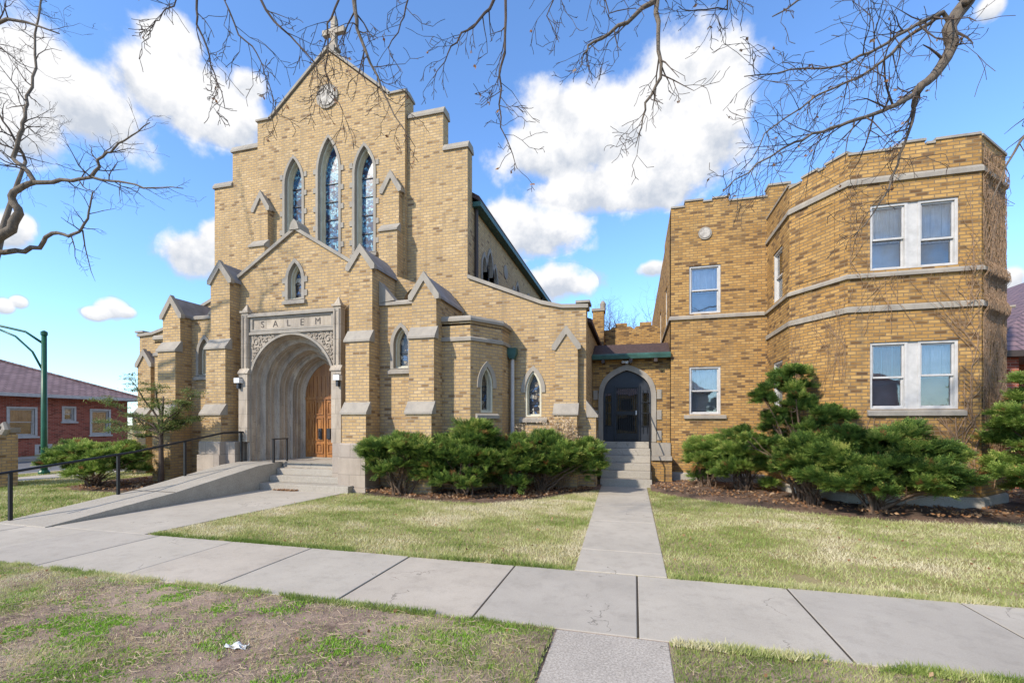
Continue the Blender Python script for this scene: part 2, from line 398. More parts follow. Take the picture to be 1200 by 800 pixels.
def ribbon(mb, pts, prof):
    """sweep a (w inward, v) profile along a plan polyline with mitred corners"""
    n = len(pts); ns = []
    for i in range(n-1):
        dx, dy = pts[i+1][0]-pts[i][0], pts[i+1][1]-pts[i][1]; L = math.hypot(dx, dy); ns.append((-dy/L, dx/L))
    rows = []
    for i in range(n):
        if i == 0: m = ns[0]
        elif i == n-1: m = ns[-1]
        else:
            a, b = ns[i-1], ns[i]; k = 1+a[0]*b[0]+a[1]*b[1]; m = ((a[0]+b[0])/k, (a[1]+b[1])/k)
        rows.append([(pts[i][0]+m[0]*w, pts[i][1]+m[1]*w, v) for w, v in prof])
    k = len(prof); vs = [p for r in rows for p in r]
    fs = [tuple(range(k)), tuple(reversed(range((n-1)*k, n*k)))]
    for i in range(n-1):
        for j in range(k):
            j2 = (j+1) % k; fs.append((i*k+j, i*k+j2, (i+1)*k+j2, (i+1)*k+j))
    mb.idx(vs, fs)
def cop(v, w0, w1, t=.13, ov=.05):
    m = (w0+w1)/2
    return [(w0-ov, v), (w0-ov, v+t*.55), (m, v+t), (w1+ov, v+t*.55), (w1+ov, v)]
def one(name, mat, parent, fn, **kw):
    mb = MB(); fn(mb); return mb.build(name, mat, parent, **kw)

def lancet(parent, fr, cu, h, v0, vs, va, sw=.1, depth=.26, glass='leaded', quoin=(), bars=(), sill=True, hood=False):
    mb = MB()
    if hood:
        oo = arch(cu, h+sw, vs-.05, vs, va+sw*1.25); ii = arch(cu, h+.004, vs-.05, vs, va)
        n = len(oo); outer = oo[2:]; inner = ii[2:]
        mb.slab(fr, [(cu+h+.004, vs-.05), (cu+h+sw, vs-.05)] + outer + [(cu-h-sw, vs-.05), (cu-h-.004, vs-.05)] + list(reversed(inner)), (), -.03, .1)
    else:
        mb.slab(fr, arch(cu, h+sw, v0-.02, vs, va+sw*1.25), [arch(cu, h, v0, vs, va)], -.03, .14)
    for v in quoin:
        for sg in (-1, 1):
            a, b = sorted((cu+sg*(h+sw-.01), cu+sg*(h+sw+.10))); mb.fbox(fr, a, b, v, v+.17, -.026, .1)
    w = mb.build('window', M['stone'], parent)
    if sill:
        mb = MB(); mb.prof(fr, cu-h-sw-.05, cu+h+sw+.05, [(-.09, v0-.16), (-.09, v0-.07), (.0, v0-.021), (.2, v0-.021), (.2, v0-.16)])
        mb.build('sill', M['stone'], w)
    f = .05
    mb = MB(); mb.slab(fr, arch(cu, h+.03 if hood else h-.002, v0+.002, vs, va-.002), [arch(cu, h-f, v0+f, vs, va-f*1.4)], .02 if hood else .1, depth)
    mb.slab(fr, arch(cu, h-f+.003, v0+f-.003, vs, va-f*1.4+.003), [arch(cu, h-f*1.6, v0+f*1.6, vs, va-f*2.1)], depth-.05, depth+.02)
    mb.build('frame', M['cream'], w)
    mb = MB(); mb.slab(fr, arch(cu, h-f*1.5, v0+f*1.5, vs, va-f*2), (), depth, depth+.02)
    g = mb.build('glass', M[glass], w)
    if bars:
        mb = MB()
        for b in bars: mb.fbox(fr, cu-h+f*1.6, cu+h-f*1.6, b-.012, b+.012, depth-.03, depth-.004)
        mb.pieces('saddle_bar', M['iron'], w)
    return w

def gablet(mbB, mbS, mbT, u0, u1, ve, va, y0, y1):
    """brick pier head with a saddle roof running back from y0 to y1; stone verge in front"""
    m = (u0+u1)/2
    mbB.slab(F0, [(u0, ve-.5), (u1, ve-.5), (u1, ve), (m, va-.07), (u0, ve)], (), y0, y1)
    s = (va-ve)/(m-u0); o = .07; t = .07
    for sg in (-1, 1):
        a = m; b = m+sg*((u1-u0)/2+o); ev = va-s*((u1-u0)/2+o)
        mbT.slab(F0, [(a, va-.04), (b, ev-.04), (b, ev+t-.04), (a, va+t-.04)], (), y0+.09, y1)
    # stone verge: an upside-down V plate
    hw = (u1-u0)/2+o+.02; ev = va-s*hw
    mbS.slab(F0, [(m-hw, ev-.05), (m-hw+.10, ev-.07), (m, va-.16), (m+hw-.10, ev-.07), (m+hw, ev-.05), (m+hw, ev+.07), (m, va+.09), (m-hw, ev+.07)], (), y0-.045, y0+.085)
def weather(mb, u0, u1, v, wf, wb, h=.34):
    mb.prof(F0, u0-.035, u1+.035, [(wf-.045, v), (wf-.045, v+.05), (wb+.002, v+h), (wb+.05, v+h), (wb+.05, v)])

# ================================================================== CHURCH
XC = -9.7
church = empty('church', (XC, 11.4, 0), 'buff brick church with stepped gable, three tall stained glass windows and arched stone portal', 'church')
def D(s, a, b=None):
    if b is None: return XC+s*a
    return tuple(sorted((XC+s*a, XC+s*b)))

# windows of the front
lan = [(-1.33, .34, 7.3, 9.85, 10.70), (0.03, .39, 7.3, 10.05, 11.18), (1.36, .34, 7.3, 9.85, 10.70)]
# --- nave front: stepped rear wall (aisles and shoulders), one brick mesh
mb = MB()
out = [(-8.39, -.1), (8.39, -.1), (8.39, 5.10), (7.7, 5.14), (7.1, 5.28), (4.82, 6.22), (4.82, 10.20), (4.02, 10.20), (4.02, 11.38), (-4.02, 11.38), (-4.02, 10.20), (-4.82, 10.20), (-4.82, 6.22), (-7.1, 5.28), (-7.7, 5.14), (-8.39, 5.10)]
out = [(XC+a, b) for a, b in out]
holes = [rect(XC-2.1, XC+2.1, .02, 11.2)]
for s in (-1, 1): holes.append(arch(D(s, 6.86), .24, 2.02, 2.78, 3.36))
mb.slab(F0, out, holes, 13.0, 13.4)
# centre of the front, standing a little forward
g = [(XC-2.8, 4.5), (XC+2.8, 4.5), (XC+2.8, 12.16), (XC+2.22, 12.16), (XC, 14.02), (XC-2.22, 12.16), (XC-2.8, 12.16)]
mb.slab(F0, g, [arch(XC+c, h+.02, v0-.02, vs, va+.02) for c, h, v0, vs, va in lan], 12.85, 13.42)
mb.pieces('front_wall', M['brick'], church)
# copings of the nave front
mb = MB()
for s in (-1, 1):
    for a, b, z in ((4.02, 4.86, 10.20), (2.84, 4.06, 11.38)):
        p = D(s, a, b)
        mb.prof(F0, p[0], p[1], [(12.94, z), (12.94, z+.07), (13.03, z+.22), (13.37, z+.22), (13.46, z+.07), (13.46, z)])
    a, b = D(s, 2.2, 2.84); mb.prof(F0, a, b, [(12.79, 12.16), (12.79, 12.22), (13.1, 12.3), (13.47, 12.22), (13.47, 12.16)])
    L = [(2.3, 12.14), (.02, 14.05)]
    pts = [(XC+s*L[0][0], L[0][1]), (XC+s*L[1][0], L[1][1]), (XC+s*L[1][0], L[1][1]+.10), (XC+s*L[0][0], L[0][1]+.10)]
    mb.slab(F0, pts, (), 12.79, 13.47)
    # sloping aisle coping
    cur = [(4.83, 6.24), (7.1, 5.30), (7.7, 5.15), (8.45, 5.11)]
    lo = [(XC+s*a, b-.02) for a, b in cur]; hi = [(XC+s*a, b+.09) for a, b in reversed(cur)]
    mb.slab(F0, lo+hi, (), 12.93, 13.46)
mb.box(XC-.16, XC+.16, 12.95, 13.3, 14.1, 14.3)
mb.pieces('coping', M['stone'], church)
mb = MB()
cx = XC+.06
mb.box(cx-.085, cx+.085, 13.02, 13.19, 14.25, 15.3); mb.box(cx-.42, cx+.42, 13.03, 13.18, 14.74, 14.92)
mb.slab(F0, [(cx-.2, 14.2), (cx+.2, 14.2), (cx+.085, 14.45), (cx-.085, 14.45)], (), 12.98, 13.24)
mb.build('cross', M['stone_portal'], church, bevel=.012)
mb = MB(); mb.disc(F0, XC+.0, 12.52, .40, 12.80, 12.9); md = mb.build('medallion', M['stone'], church)
mb = MB(); mb.disc(F0, XC+.0, 12.52, .31, 12.775, 12.81); mb.build('relief', M['medal'], md)
fC = front(12.85)
for c, h, v0, vs, va in lan:
    lancet(church, fC, XC+c, h, v0, vs, va, sw=.09, depth=.29, glass='stained', quoin=[7.55+.62*k for k in range(5)], bars=[8.0, 8.6, 9.2, 9.8], sill=True)
# pinnacle buttresses of the centre
for s in (-1, 1):
    u0, u1 = D(s, 2.16, 2.72)
    b, st, tp = MB(), MB(), MB()
    b.box(u0-.03, u1+.03, 12.45, 12.86, 4.6, 7.70); b.box(u0, u1, 12.62, 12.86, 7.7, 8.64)
    gablet(b, st, tp, u0, u1, 9.14, 9.56, 12.615, 12.86)
    weather(st, u0-.01, u1+.01, 7.70, 12.45, 12.62, .28)
    bo = b.build('buttress', M['brick'], church); st.pieces('buttress_cap', M['stone'], bo); tp.pieces('saddle_roof', M['stone'], bo)
for s in (-1, 1):
    # nave buttress strip continuing up the shoulder corner
    pass
# --- nave body
mb = MB()
EZ = 8.75
clere = []
for k in range(7):
    y = 15.2+k*3.9
    clere += [(y-.62, .26, 6.5, 7.0, 7.5), (y, .3, 6.5, 7.25, 7.85), (y+.62, .26, 6.5, 7.0, 7.5)]
for s in (-1, 1):
    if s == 1: fr = frame((XC+4.82, 13.4), (XC+4.82, 40)); mp = lambda y: y-13.4     # outside is +X: left to right runs away from the viewer
    else: fr = frame((XC-4.82, 40), (XC-4.82, 13.4)); mp = lambda y: 40-y
    mb.slab(fr, rect(0, 26.6, -.1, EZ), [arch(mp(c[0]), c[1], c[2], c[3], c[4], 5) for c in clere], .004, .35)
mb.box(XC-4.8, XC+4.8, 39.6, 40, 0, EZ)
mb.slab(F0, [(XC-4.4, EZ-.1), (XC+4.4, EZ-.1), (XC, 11.6)], (), 39.6, 39.99)
mb.pieces('side_wall', M['brick'], church)
mb = MB()
for s in (-1, 1):
    mb.slab(F0, [(XC+s*5.05, EZ), (XC, 11.9), (XC, 12.05), (XC+s*5.05, EZ+.15)], (), 13.42, 40.3)
mb.pieces('roof', M['darkroof'], church)
for s in (-1, 1):
    mb = MB(); a, b = D(s, 4.83, 5.1); mb.box(a, b, 13.42, 40.3, EZ-.16, EZ-.01); mb.build('gutter', M['copper'], church)
    fr = frame((XC+4.82, 13.4), (XC+4.82, 40)) if s == 1 else frame((XC-4.82, 40), (XC-4.82, 13.4))
    for c in clere:
        y = c[0]-13.4 if s == 1 else 40-c[0]
        mb = MB(); mb.slab(fr, arch(y, c[1]+.09, c[2]-.09, c[3], c[4]+.1, 5), [arch(y, c[1]-.03, c[2]+.03, c[3], c[4]-.04, 5)], -.03, .12)
        w = mb.build('window', M['stone'], church); mb = MB(); mb.slab(fr, arch(y, c[1]-.02, c[2]+.02, c[3], c[4]-.03, 5), (), .1, .12); mb.build('glass', M['leaded'], w)
    for y in (17.2, 21.2, 25.0):
        yy = y-13.4 if s == 1 else 40-y
        mb = MB(); mb.disc(fr, yy, 7.75, .27, -.03, .1, 16); mb.build('medallion', M['stone'], church)
    mb = MB(); xx = XC+s*4.89
    mb.tube([(xx, 13.62, EZ-.1), (xx, 13.62, 5.9)], .06, 8)
    mb.tube([(xx, 24.2, EZ-.1), (xx, 24.2, 5.9)], .06, 8)
    mb.pieces('downpipe', M['pipe'], church)
# aisles behind the sloping coping
mb = MB()
for s in (-1, 1):
    a, b = D(s, 8.0, 8.385); mb.box(a, b, 13.4, 39, -.1, 4.75)
    a, b = D(s, 8.3, 8.66); mb.box(a, b, 13.02, 13.5, -.1, 2.0)
    for y in (17.5, 22, 26.5): mb.box(a, b, y, y+.5, -.1, 2.9)
mb.pieces('aisle_wall', M['brick'], church)
mb = MB()
for s in (-1, 1): mb.slab(F0, [(XC+s*4.84, 5.95), (XC+s*8.5, 4.76), (XC+s*8.5, 4.88), (XC+s*4.84, 6.1)], (), 13.42, 39.2)
mb.pieces('aisle_roof', M['darkroof'], church)
mb = MB()
for s in (-1, 1):
    mb.slab(F0, [(XC+s*8.392, 2.0), (XC+s*8.72, 2.0), (XC+s*8.72, 2.06), (XC+s*8.392, 2.48)], (), 12.99, 13.53)
    # small parapet kneeler at the outer corner
    a, b = D(s, 8.1, 8.5); mb.box(a, b, 12.9, 13.5, 5.235, 5.3)
mb.pieces('buttress_cap', M['stone'], church)

# --- aisle end buttresses
for s in (-1, 1):
    u0, u1 = D(s, 7.54, 8.18); b, st, tp = MB(), MB(), MB()
    b.box(u0, u1, 12.6, 13.0, -.1, 2.06); b.box(u0+.001, u1-.001, 12.78, 13.0, 2.06, 3.58)
    gablet(b, st, tp, u0+.001, u1-.001, 4.08, 4.5, 12.775, 13.0)
    weather(st, u0, u1, 2.06, 12.6, 12.78, .34)
    bo = b.build('buttress', M['brick'], church); st.pieces('buttress_cap', M['stone'], bo); tp.pieces('saddle_roof', M['slate'], bo)
    lancet(church, front(13.0), D(s, 6.86), .24, 2.02, 2.78, 3.36, sw=.12, depth=.2, hood=True, bars=[2.4, 2.75])
    # polygonal stair bay
    P = [(5.5, 11.4), (6.12, 12.3), (6.15, 13.02)] ; P = [(4.62, 11.4)]+P
    pts = [(XC+s*a, y) for a, y in P]
    if s == -1: pts = pts[::-1]
    mb = MB()
    for i in range(3):
        fr = frame(pts[i], pts[i+1]); L = fr.L
        hs = []
        k = 1
        if i == 1: hs = [arch(L/2, .21, 2.12, 2.85, 3.38)]
        mb.slab(fr, rect(.0, L, -.1, 4.58), hs, 0, .3)
        if i == 1: wfr, wL = fr, L
    mb.build('stair_bay_wall', M['brick'], church)
    mb = MB(); ribbon(mb, pts, [(-.06, 4.56), (-.06, 4.63), (-.02, 4.70), (.32, 4.70), (.32, 4.56)])
    ribbon(mb, pts, [(-.05, 4.03), (-.05, 4.11), (-.012, 4.15), (.2, 4.15), (.2, 4.03)])
    mb.pieces('string_course', M['stone'], church)
    mb = MB(); q = [(x, y) for x, y in pts]; q += [(pts[-1][0] if s == -1 else pts[0][0], 13.0)]
    mb.slab(lambda u, v, w: (u, v, w), q, (), 4.45, 4.5); mb.build('bay_roof', M['darkroof'], church)
    lancet(church, wfr, wL/2, .21, 2.12, 2.85, 3.38, sw=.12, depth=.2, hood=True, bars=[2.5, 2.85])
# white downpipe with a copper head by the stair bay
mb = MB(); mb.tube([(-3.43, 12.86, 3.75), (-3.43, 12.86, .3)], .055, 10); dp = mb.build('downpipe', M['white'], church)
mb = MB(); mb.slab(front(12.74), [(-3.5, 3.7), (-3.36, 3.7), (-3.30, 3.85), (-3.30, 4.02), (-3.56, 4.02), (-3.56, 3.85)], (), 0, .22); mb.build('rainwater_head', M['copper'], dp)

# --- narthex: porch and wings at y 11.4
mb = MB()
hb = [(XC-2.62, -.1), (XC+2.62, -.1), (XC+2.62, 5.95), (XC, 7.55), (XC-2.62, 5.95)]
PO = .05   # portal centre offset
mb.slab(F0, hb, [rect(XC+PO-1.6, XC+PO+1.6, .0, 4.9), arch(XC-.03, .26, 5.52, 6.08, 6.62)], 11.4, 11.72)
for s in (-1, 1):
    a, b = D(s, 2.7, 4.3)
    mb.slab(F0, rect(a, b, -.1, 5.12), [arch(D(s, 3.45), .235, 3.36, 4.02, 4.52)], 11.42, 11.72)
mb.pieces('porch_wall', M['brick'], church)
mb = MB()
for s in (-1, 1):
    mb.slab(F0, [(XC+s*2.5, 6.02), (XC, 7.55), (XC, 7.66), (XC+s*2.5, 6.13)], (), 11.33, 11.80)
    a, b = D(s, 2.8, 4.2); ribbon(mb, [(a, 11.42), (b, 11.42)], [(-.06, 5.12), (-.06, 5.19), (.0, 5.25), (.36, 5.25), (.36, 5.12)])
    # raking block between pier and wing
    pts = [(XC+s*2.79, 5.2), (XC+s*3.28, 5.252), (XC+s*2.79, 5.82)]; mb.slab(F0, pts, (), 11.36, 11.66)
mb.slab(F0, [(XC-.17, 7.55), (XC+.17, 7.55), (XC+.1, 7.76), (XC, 7.86), (XC-.1, 7.76)], (), 11.3, 11.82)
mb.pieces('porch_coping', M['stone'], church)
mb = MB()
for s in (-1, 1): mb.slab(F0, [(XC+s*2.5, 5.9), (XC, 7.4), (XC, 7.5), (XC+s*2.5, 6.0)], (), 11.8, 12.85)
a = MB()
mb.box(XC-4.4, XC-2.9, 11.7, 12.99, 4.85, 4.93); mb.box(XC+2.9, XC+4.4, 11.7, 12.99, 4.85, 4.93)
mb.pieces('porch_roof', M['slate'], church)
# brick arch standing behind each wing parapet
mb = MB()
for s in (-1, 1):
    a, b = D(s, 2.79, 4.05)
    mb.slab(F0, [(a, 4.8), (b, 4.8), (b, 5.75 if s == 1 else 6.25), (a, 6.25 if s == 1 else 5.75)], [arch((a+b)/2, .36, 4.9, 5.45, 5.85)], 12.3, 12.55)
mb.pieces('wing_arch_wall', M['brick'], church)
lancet(church, front(11.4), XC-.03, .24, 5.52, 6.08, 6.60, sw=.10, depth=.22, quoin=[5.6, 6.0], bars=[6.0], sill=True)
for s in (-1, 1): lancet(church, front(11.42), D(s, 3.45), .225, 3.36, 4.02, 4.50, sw=.10, depth=.22, bars=[3.8], sill=True)

for s in (-1, 1):
    for (c, hw, pe, pa) in ((2.42, .37, 6.22, 6.68), (4.33, .36, 5.28, 5.76)):
        u0, u1 = D(s, c-hw, c+hw); b, st, tp = MB(), MB(), MB()
        b.box(u0, u1, 10.72, 11.5, .0, 2.07); b.box(u0+.004, u1-.004, 10.88, 11.5, 2.07, 4.05); b.box(u0+.008, u1-.008, 11.04, 11.5, 4.05, pe-.5)
        gablet(b, st, tp, u0+.008, u1-.008, pe, pa, 11.035, 12.86)
        b.box(u0+.008, u1-.008, 11.5, 12.99, 3.5, pe-.5)
        weather(st, u0, u1, 2.07, 10.72, 10.88); weather(st, u0, u1, 4.05, 10.88, 11.04)
        bo = b.build('buttress', M['brick'], church); st.pieces('buttress_cap', M['stone'], bo); tp.pieces('saddle_roof', M['slate'], bo)
    # stone plinth under the inner buttress
    u0, u1 = D(s, 2.0, 2.83); mb = MB()
    mb.box(u0, u1, 10.62, 11.3, .12, .9); 
    mb.prof(F0, u0+.02, u1-.02, [(10.66, .9), (10.66, 1.26), (10.70, 1.3), (11.3, 1.3), (11.3, .9)])
    mb.box(u0-.03, u1+.04, 10.57, 11.35, -.1, .12)
    a, b = D(s, 1.66, 2.05); mb.box(a, b, 10.84, 11.4, .0, 1.28)
    mb.build('plinth', M['stone_plinth'], church, bevel=.01)

# --- portal
cx = XC+PO
YF = 11.16
portal = None
mb = MB()
orders = 4; h0, h1, vs0, vs1, va0, va1, y0, y1 = 1.42, .74, 2.95, 2.70, 4.40, 3.76, YF, 12.66
mb.slab(F0, rect(cx-1.60, cx+1.60, .5, 5.0), [arch(cx, h0, .55, vs0, va0, 14)], YF, 11.42)
portal = mb.build('portal', M['stone_portal'], church)
# splayed, ribbed reveal
rings = []
for k in range(orders):
    for f, e in ((0, 0), (.04, -.03), (.10, -.045), (.16, -.03), (.20, 0), (.42, .04), (.44, .16), (.50, .20), (.54, .16), (.58, .08), (.78, .2), (.82, .42), (.88, .5), (.92, .75), (.96, .95)):
        t = (k+f)/orders; te = (k+min(1, max(e, 0)))/orders; sh = 0 if e >= 0 else -e
        rings.append((h0+(h1-h0)*te+sh*1.0, vs0+(vs1-vs0)*te, va0+(va1-va0)*te+sh, y0+(y1-y0)*t))
rings.append((h1, vs1, va1, y1))
rings[0] = (h0-.0, vs0, va0, YF+.004)
V = []; Fc = []; UV = []; n = None
for (h, vs, va, y) in rings:
    pl = arch(cx, h, .55, vs, va, 14); pl = pl[1:]+[pl[0]]      # from right foot over to left foot
    if n is None: n = len(pl)
    V += [(p[0], y, p[1]) for p in pl]
for i in range(len(rings)-1):
    d = 0
    for j in range(n-1):
        a, b = V[i*n+j], V[i*n+j+1]; L = math.hypot(b[0]-a[0], b[2]-a[2]); ya, yb = rings[i][3], rings[i+1][3]
        Fc.append((i*n+j, i*n+j+1, (i+1)*n+j+1, (i+1)*n+j)); UV.append([(ya*2, d), (ya*2, d+L), (yb*2, d+L), (yb*2, d)]); d += L
mb = MB(); mb.idx(V, Fc, UV); mb.build('splayed_arch', M['stone_portal'], portal)
# raised arch moulding on the face, label mould, name band, pilasters, finials
mb = MB()
mb.slab(F0, arch(cx, h0+.075, .7, vs0, va0+.08, 14), [arch(cx, h0+.012, .7, vs0, va0+.01, 14)], YF-.05, YF+.02)
mb.prof(F0, cx-1.64, cx+1.64, [(YF-.10, 4.98), (YF-.10, 5.05), (YF-.03, 5.10), (11.42, 5.10), (11.42, 4.98)])
mb.prof(F0, cx-1.46, cx+1.46, [(YF-.07, 4.46), (YF-.07, 4.52), (YF-.02, 4.56), (YF+.02, 4.56), (YF+.02, 4.46)])
mb.slab(F0, rect(cx-1.46, cx+1.46, 4.565, 4.975), [rect(cx-1.36, cx+1.36, 4.62, 4.92)], YF-.035, YF+.01)
mb.pieces('moulding', M['stone'], portal)
for s in (-1, 1):
    mb = MB(); a, b = sorted((cx+s*1.47, cx+s*1.71))
    mb.box(a, b, YF-.09, YF+.12, 3.42, 5.12); mb.box(*sorted((cx+s*1.445, cx+s*1.76)), YF-.14, YF+.1, 1.28, 3.30)
    mb.prof(F0, a-.06, b+.06, [(YF-.17, 3.30), (YF-.17, 3.34), (YF-.09, 3.46), (YF+.05, 3.46), (YF+.05, 3.30)])
    m = (a+b)/2
    mb.box(m-.15, m+.15, YF-.13, YF+.15, 5.12, 5.18)
    mb.idx([(m-.1, YF-.09, 5.18), (m+.1, YF-.09, 5.18), (m+.1, YF+.11, 5.18), (m-.1, YF+.11, 5.18), (m, YF+.01, 5.42)], [(0,1,4), (1,2,4), (2,3,4), (3,0,4), (3,2,1,0)])
    mb.tube([(m-.07, YF-.10, 3.5), (m-.07, YF-.10, 5.05)], .03, 6); mb.tube([(m+.07, YF-.10, 3.5), (m+.07, YF-.10, 5.05)], .03, 6)
    mb.build('pilaster', M['stone_portal'], portal)
# carved scrolls in the spandrels
for s in (-1, 1):
    mb = MB()
    def spiral(x, z, r, turns, ph):
        pts = []
        for i in range(22):
            t = i/21; a = ph+turns*2*math.pi*t; rr = r*(1-.85*t); pts.append((x+rr*math.cos(a), YF-.012, z+rr*math.sin(a)))
        mb.tube(pts, [.022*(1-.5*i/21) for i in range(22)], 5)
    def ok(x, z):     # inside the spandrel, off the arch
        d = abs(x-cx)
        if d > 1.42 or z > 4.45: return False
        return z > vs0 and not inside(x, z)
    A_ = arch(cx, h0+.08, .7, vs0, va0+.085, 14)
    def inside(x, z):
        c = False; n = len(A_)
        for i in range(n):
            (x1, z1), (x2, z2) = A_[i], A_[(i+1) % n]
            if (z1 > z) != (z2 > z) and x < (x2-x1)*(z-z1)/(z2-z1)+x1: c = not c
        return c
    rr = random.Random(5)
    placed = []
    for k in range(5000):
        d = rr.uniform(.2, 1.42); z = rr.uniform(3.0, 4.44); r = rr.uniform(.09, .16) if k < 900 else rr.uniform(.035, .08)
        x = cx+s*d
        if not all(ok(x+r*math.cos(t), z+r*math.sin(t)) for t in (0, .8, 1.6, 2.4, 3.2, 4, 4.8, 5.6)): continue
        if any(math.hypot(x-p[0], z-p[1]) < (r+p[2])*.82 for p in placed): continue
        placed.append((x, z, r)); spiral(x, z, r, rr.choice((-1.3, 1.3)), rr.uniform(0, 6.28))
    mb.build('carved_spandrel', M['stone_portal'], portal, smooth=True)
# letters of the name
for ch, x in zip('SALEM', (-1.02, -.56, -.10, .36, .90)):
    cu = bpy.data.curves.new('t', 'FONT'); cu.body = ch; cu.size = .27; cu.extrude = .004; cu.align_x = 'CENTER'
    to = bpy.data.objects.new('t', cu); COL.objects.link(to); bpy.context.view_layer.update()
    me = bpy.data.meshes.new_from_object(to); bpy.data.objects.remove(to)
    ob = bpy.data.objects.new('letter', me); COL.objects.link(ob); ob.parent = portal
    me.materials.clear(); me.materials.append(M['letter'])
    wx = Vector((cx+x, YF-.0045, 4.672)); ob.location = wx-ROOT['church']; ob.rotation_euler = (R(90), 0, 0); ROOT[ob.name] = wx
# door
mb = MB(); mb.slab(F0, arch(cx, h1+.03, .70, vs1, va1+.03, 12), (), 12.67, 12.74); door = mb.build('door', M['door'], church)
mb = MB()
for s in (-1, 1):
    for (z0, z1) in ((.85, 1.18), (1.26, 2.02), (2.1, 2.55)):
        for (a, b) in ((.08, .35), (.41, .66)):
            p, q = sorted((cx+s*a, cx+s*b)); mb.slab(F0, rect(p, q, z0, z1), [rect(p+.045, q-.045, z0+.045, z1-.045)], 12.645, 12.672)
            mb.box(p+.08, q-.08, 12.655, 12.68, z0+.08, z1-.08)
mb.box(cx-h1, cx+h1, 12.63, 12.68, 2.6, 2.68); mb.box(cx-.025, cx+.025, 12.64, 12.68, .74, 2.6)
for k in range(-4, 5): mb.box(cx+k*.15-.006, cx+k*.15+.006, 12.66, 12.672, 2.7, 3.35)
mb.pieces('panel', M['door'], door)
mb = MB(); mb.box(cx-.22, cx-.1, 12.6, 12.66, 1.32, 1.66); mb.tube([(cx-.16, 12.6, 1.38), (cx-.16, 12.54, 1.4), (cx-.16, 12.54, 1.58), (cx-.16, 12.6, 1.6)], .014, 6)
mb.box(cx+.1, cx+.22, 12.6, 12.66, 1.32, 1.66); mb.pieces('handle', M['iron'], door)
mb = MB(); mb.box(cx-.66, cx+.66, 12.56, 12.7, .69, .73); mb.build('threshold', M['stone'], church)
# wall lamps
for s in (-1, 1):
    mb = MB(); x = cx+s*1.70; mb.box(x-.1, x+.1, YF-.28, YF-.13, 3.02, 3.17); lp = mb.build('wall_lamp', M['lamp'], church, bevel=.01)
    mb = MB(); mb.box(x-.035, x+.035, YF-.24, YF-.138, 2.86, 3.03); mb.build('bracket', M['iron'], lp)
    mb = MB(); mb.slab(F0, rect(x-.085, x+.085, 3.175, 3.19), (), YF-.27, YF-.14); mb.build('lid', M['iron'], lp)

# --- steps of the portal
mb = MB()
st = [(.175, 10.38, XC-.42, XC+2.45), (.35, 10.75, XC-.42, XC+1.98), (.525, 11.0, XC-.42, XC+1.66)]
for k, (z, y, a, b) in enumerate([(.175, 10.38, -10.03, -7.22), (.35, 10.74, -10.03, -7.71), (.525, 11.0, -10.02, -8.06)]):
    mb.box(a, b, y, 12.75, z-.175 if k else -.1, z)
mb.box(-10.01, -8.055, 11.22, 12.72, .525, .70)
tag(mb.build('portal_steps', M['concw'], loc=(-8.7, 10.4, 0), bevel=.012), 'four low concrete steps rising to the wooden church door', 'steps')
# heap of leaves on the lowest step comes later

# --- wheelchair ramp
mb = MB()
prof = [(5.62, -.1), (5.62, .012), (7.98, .27), (10.35, .66), (11.0, .70), (12.72, .70), (12.72, -.1)]
fr = lambda u, v, w: (w, u, v)
mb.slab(fr, prof[0:1]+[(12.72, -.1), (12.72, .698), (11.0, .698), (10.35, .66), (7.98, .27), (5.62, .012)], (), -11.32, -10.033)
ramp = mb.build('wheelchair_ramp', M['concw'], loc=(-10.6, 5.6, 0), bevel=.012)
tag(ramp, 'sloping concrete wheelchair ramp leading up to the church portal', 'ramp')
mb = MB(); mb.slab(fr, [(7.97, .2695), (7.99, .2725), (7.99, .277), (7.97, .274)], (), -11.31, -10.04); mb.build('joint', M['joint'], ramp)
rail = empty('ramp_handrail', (-11.25, 8, 0), 'black metal handrail on thin posts along the concrete ramp', 'handrail')
def rz(y):
    for (a, za), (b, zb) in zip([(5.62, .012), (7.98, .27), (10.35, .66)], [(7.98, .27), (10.35, .66), (12.7, .70)]):
        if y <= b: return za+(zb-za)*(y-a)/(b-a)
    return .7
mb = MB(); mb.tube([(-11.24, y, rz(y)+.9) for y in (5.4, 7.98, 10.35, 11.0)] + [(-11.22, 11.06, rz(11)+.88)], .026, 8); mb.build('top_rail', M['black'], rail)
for y in (5.78, 7.62, 9.2, 10.95):
    mb = MB(); mb.box(-11.265, -11.215, y-.025, y+.025, rz(y)-.03, rz(y)+.9); mb.build('post', M['black'], rail)
post = empty('stair_post', (-10.08, 10.95, .7), 'short black metal rail standing at the top of the portal steps', 'handrail')
mb = MB(); mb.box(-10.105, -10.055, 10.92, 10.97, .66, 1.36); mb.build('post', M['black'], post)
mb = MB(); mb.box(-10.11, -10.05, 10.9, 11.5, 1.36, 1.39); mb.build('top_rail', M['black'], post)
mb = MB(); mb.box(-10.1, -10.06, 11.45, 11.49, .69, 1.37); mb.build('post', M['black'], post)

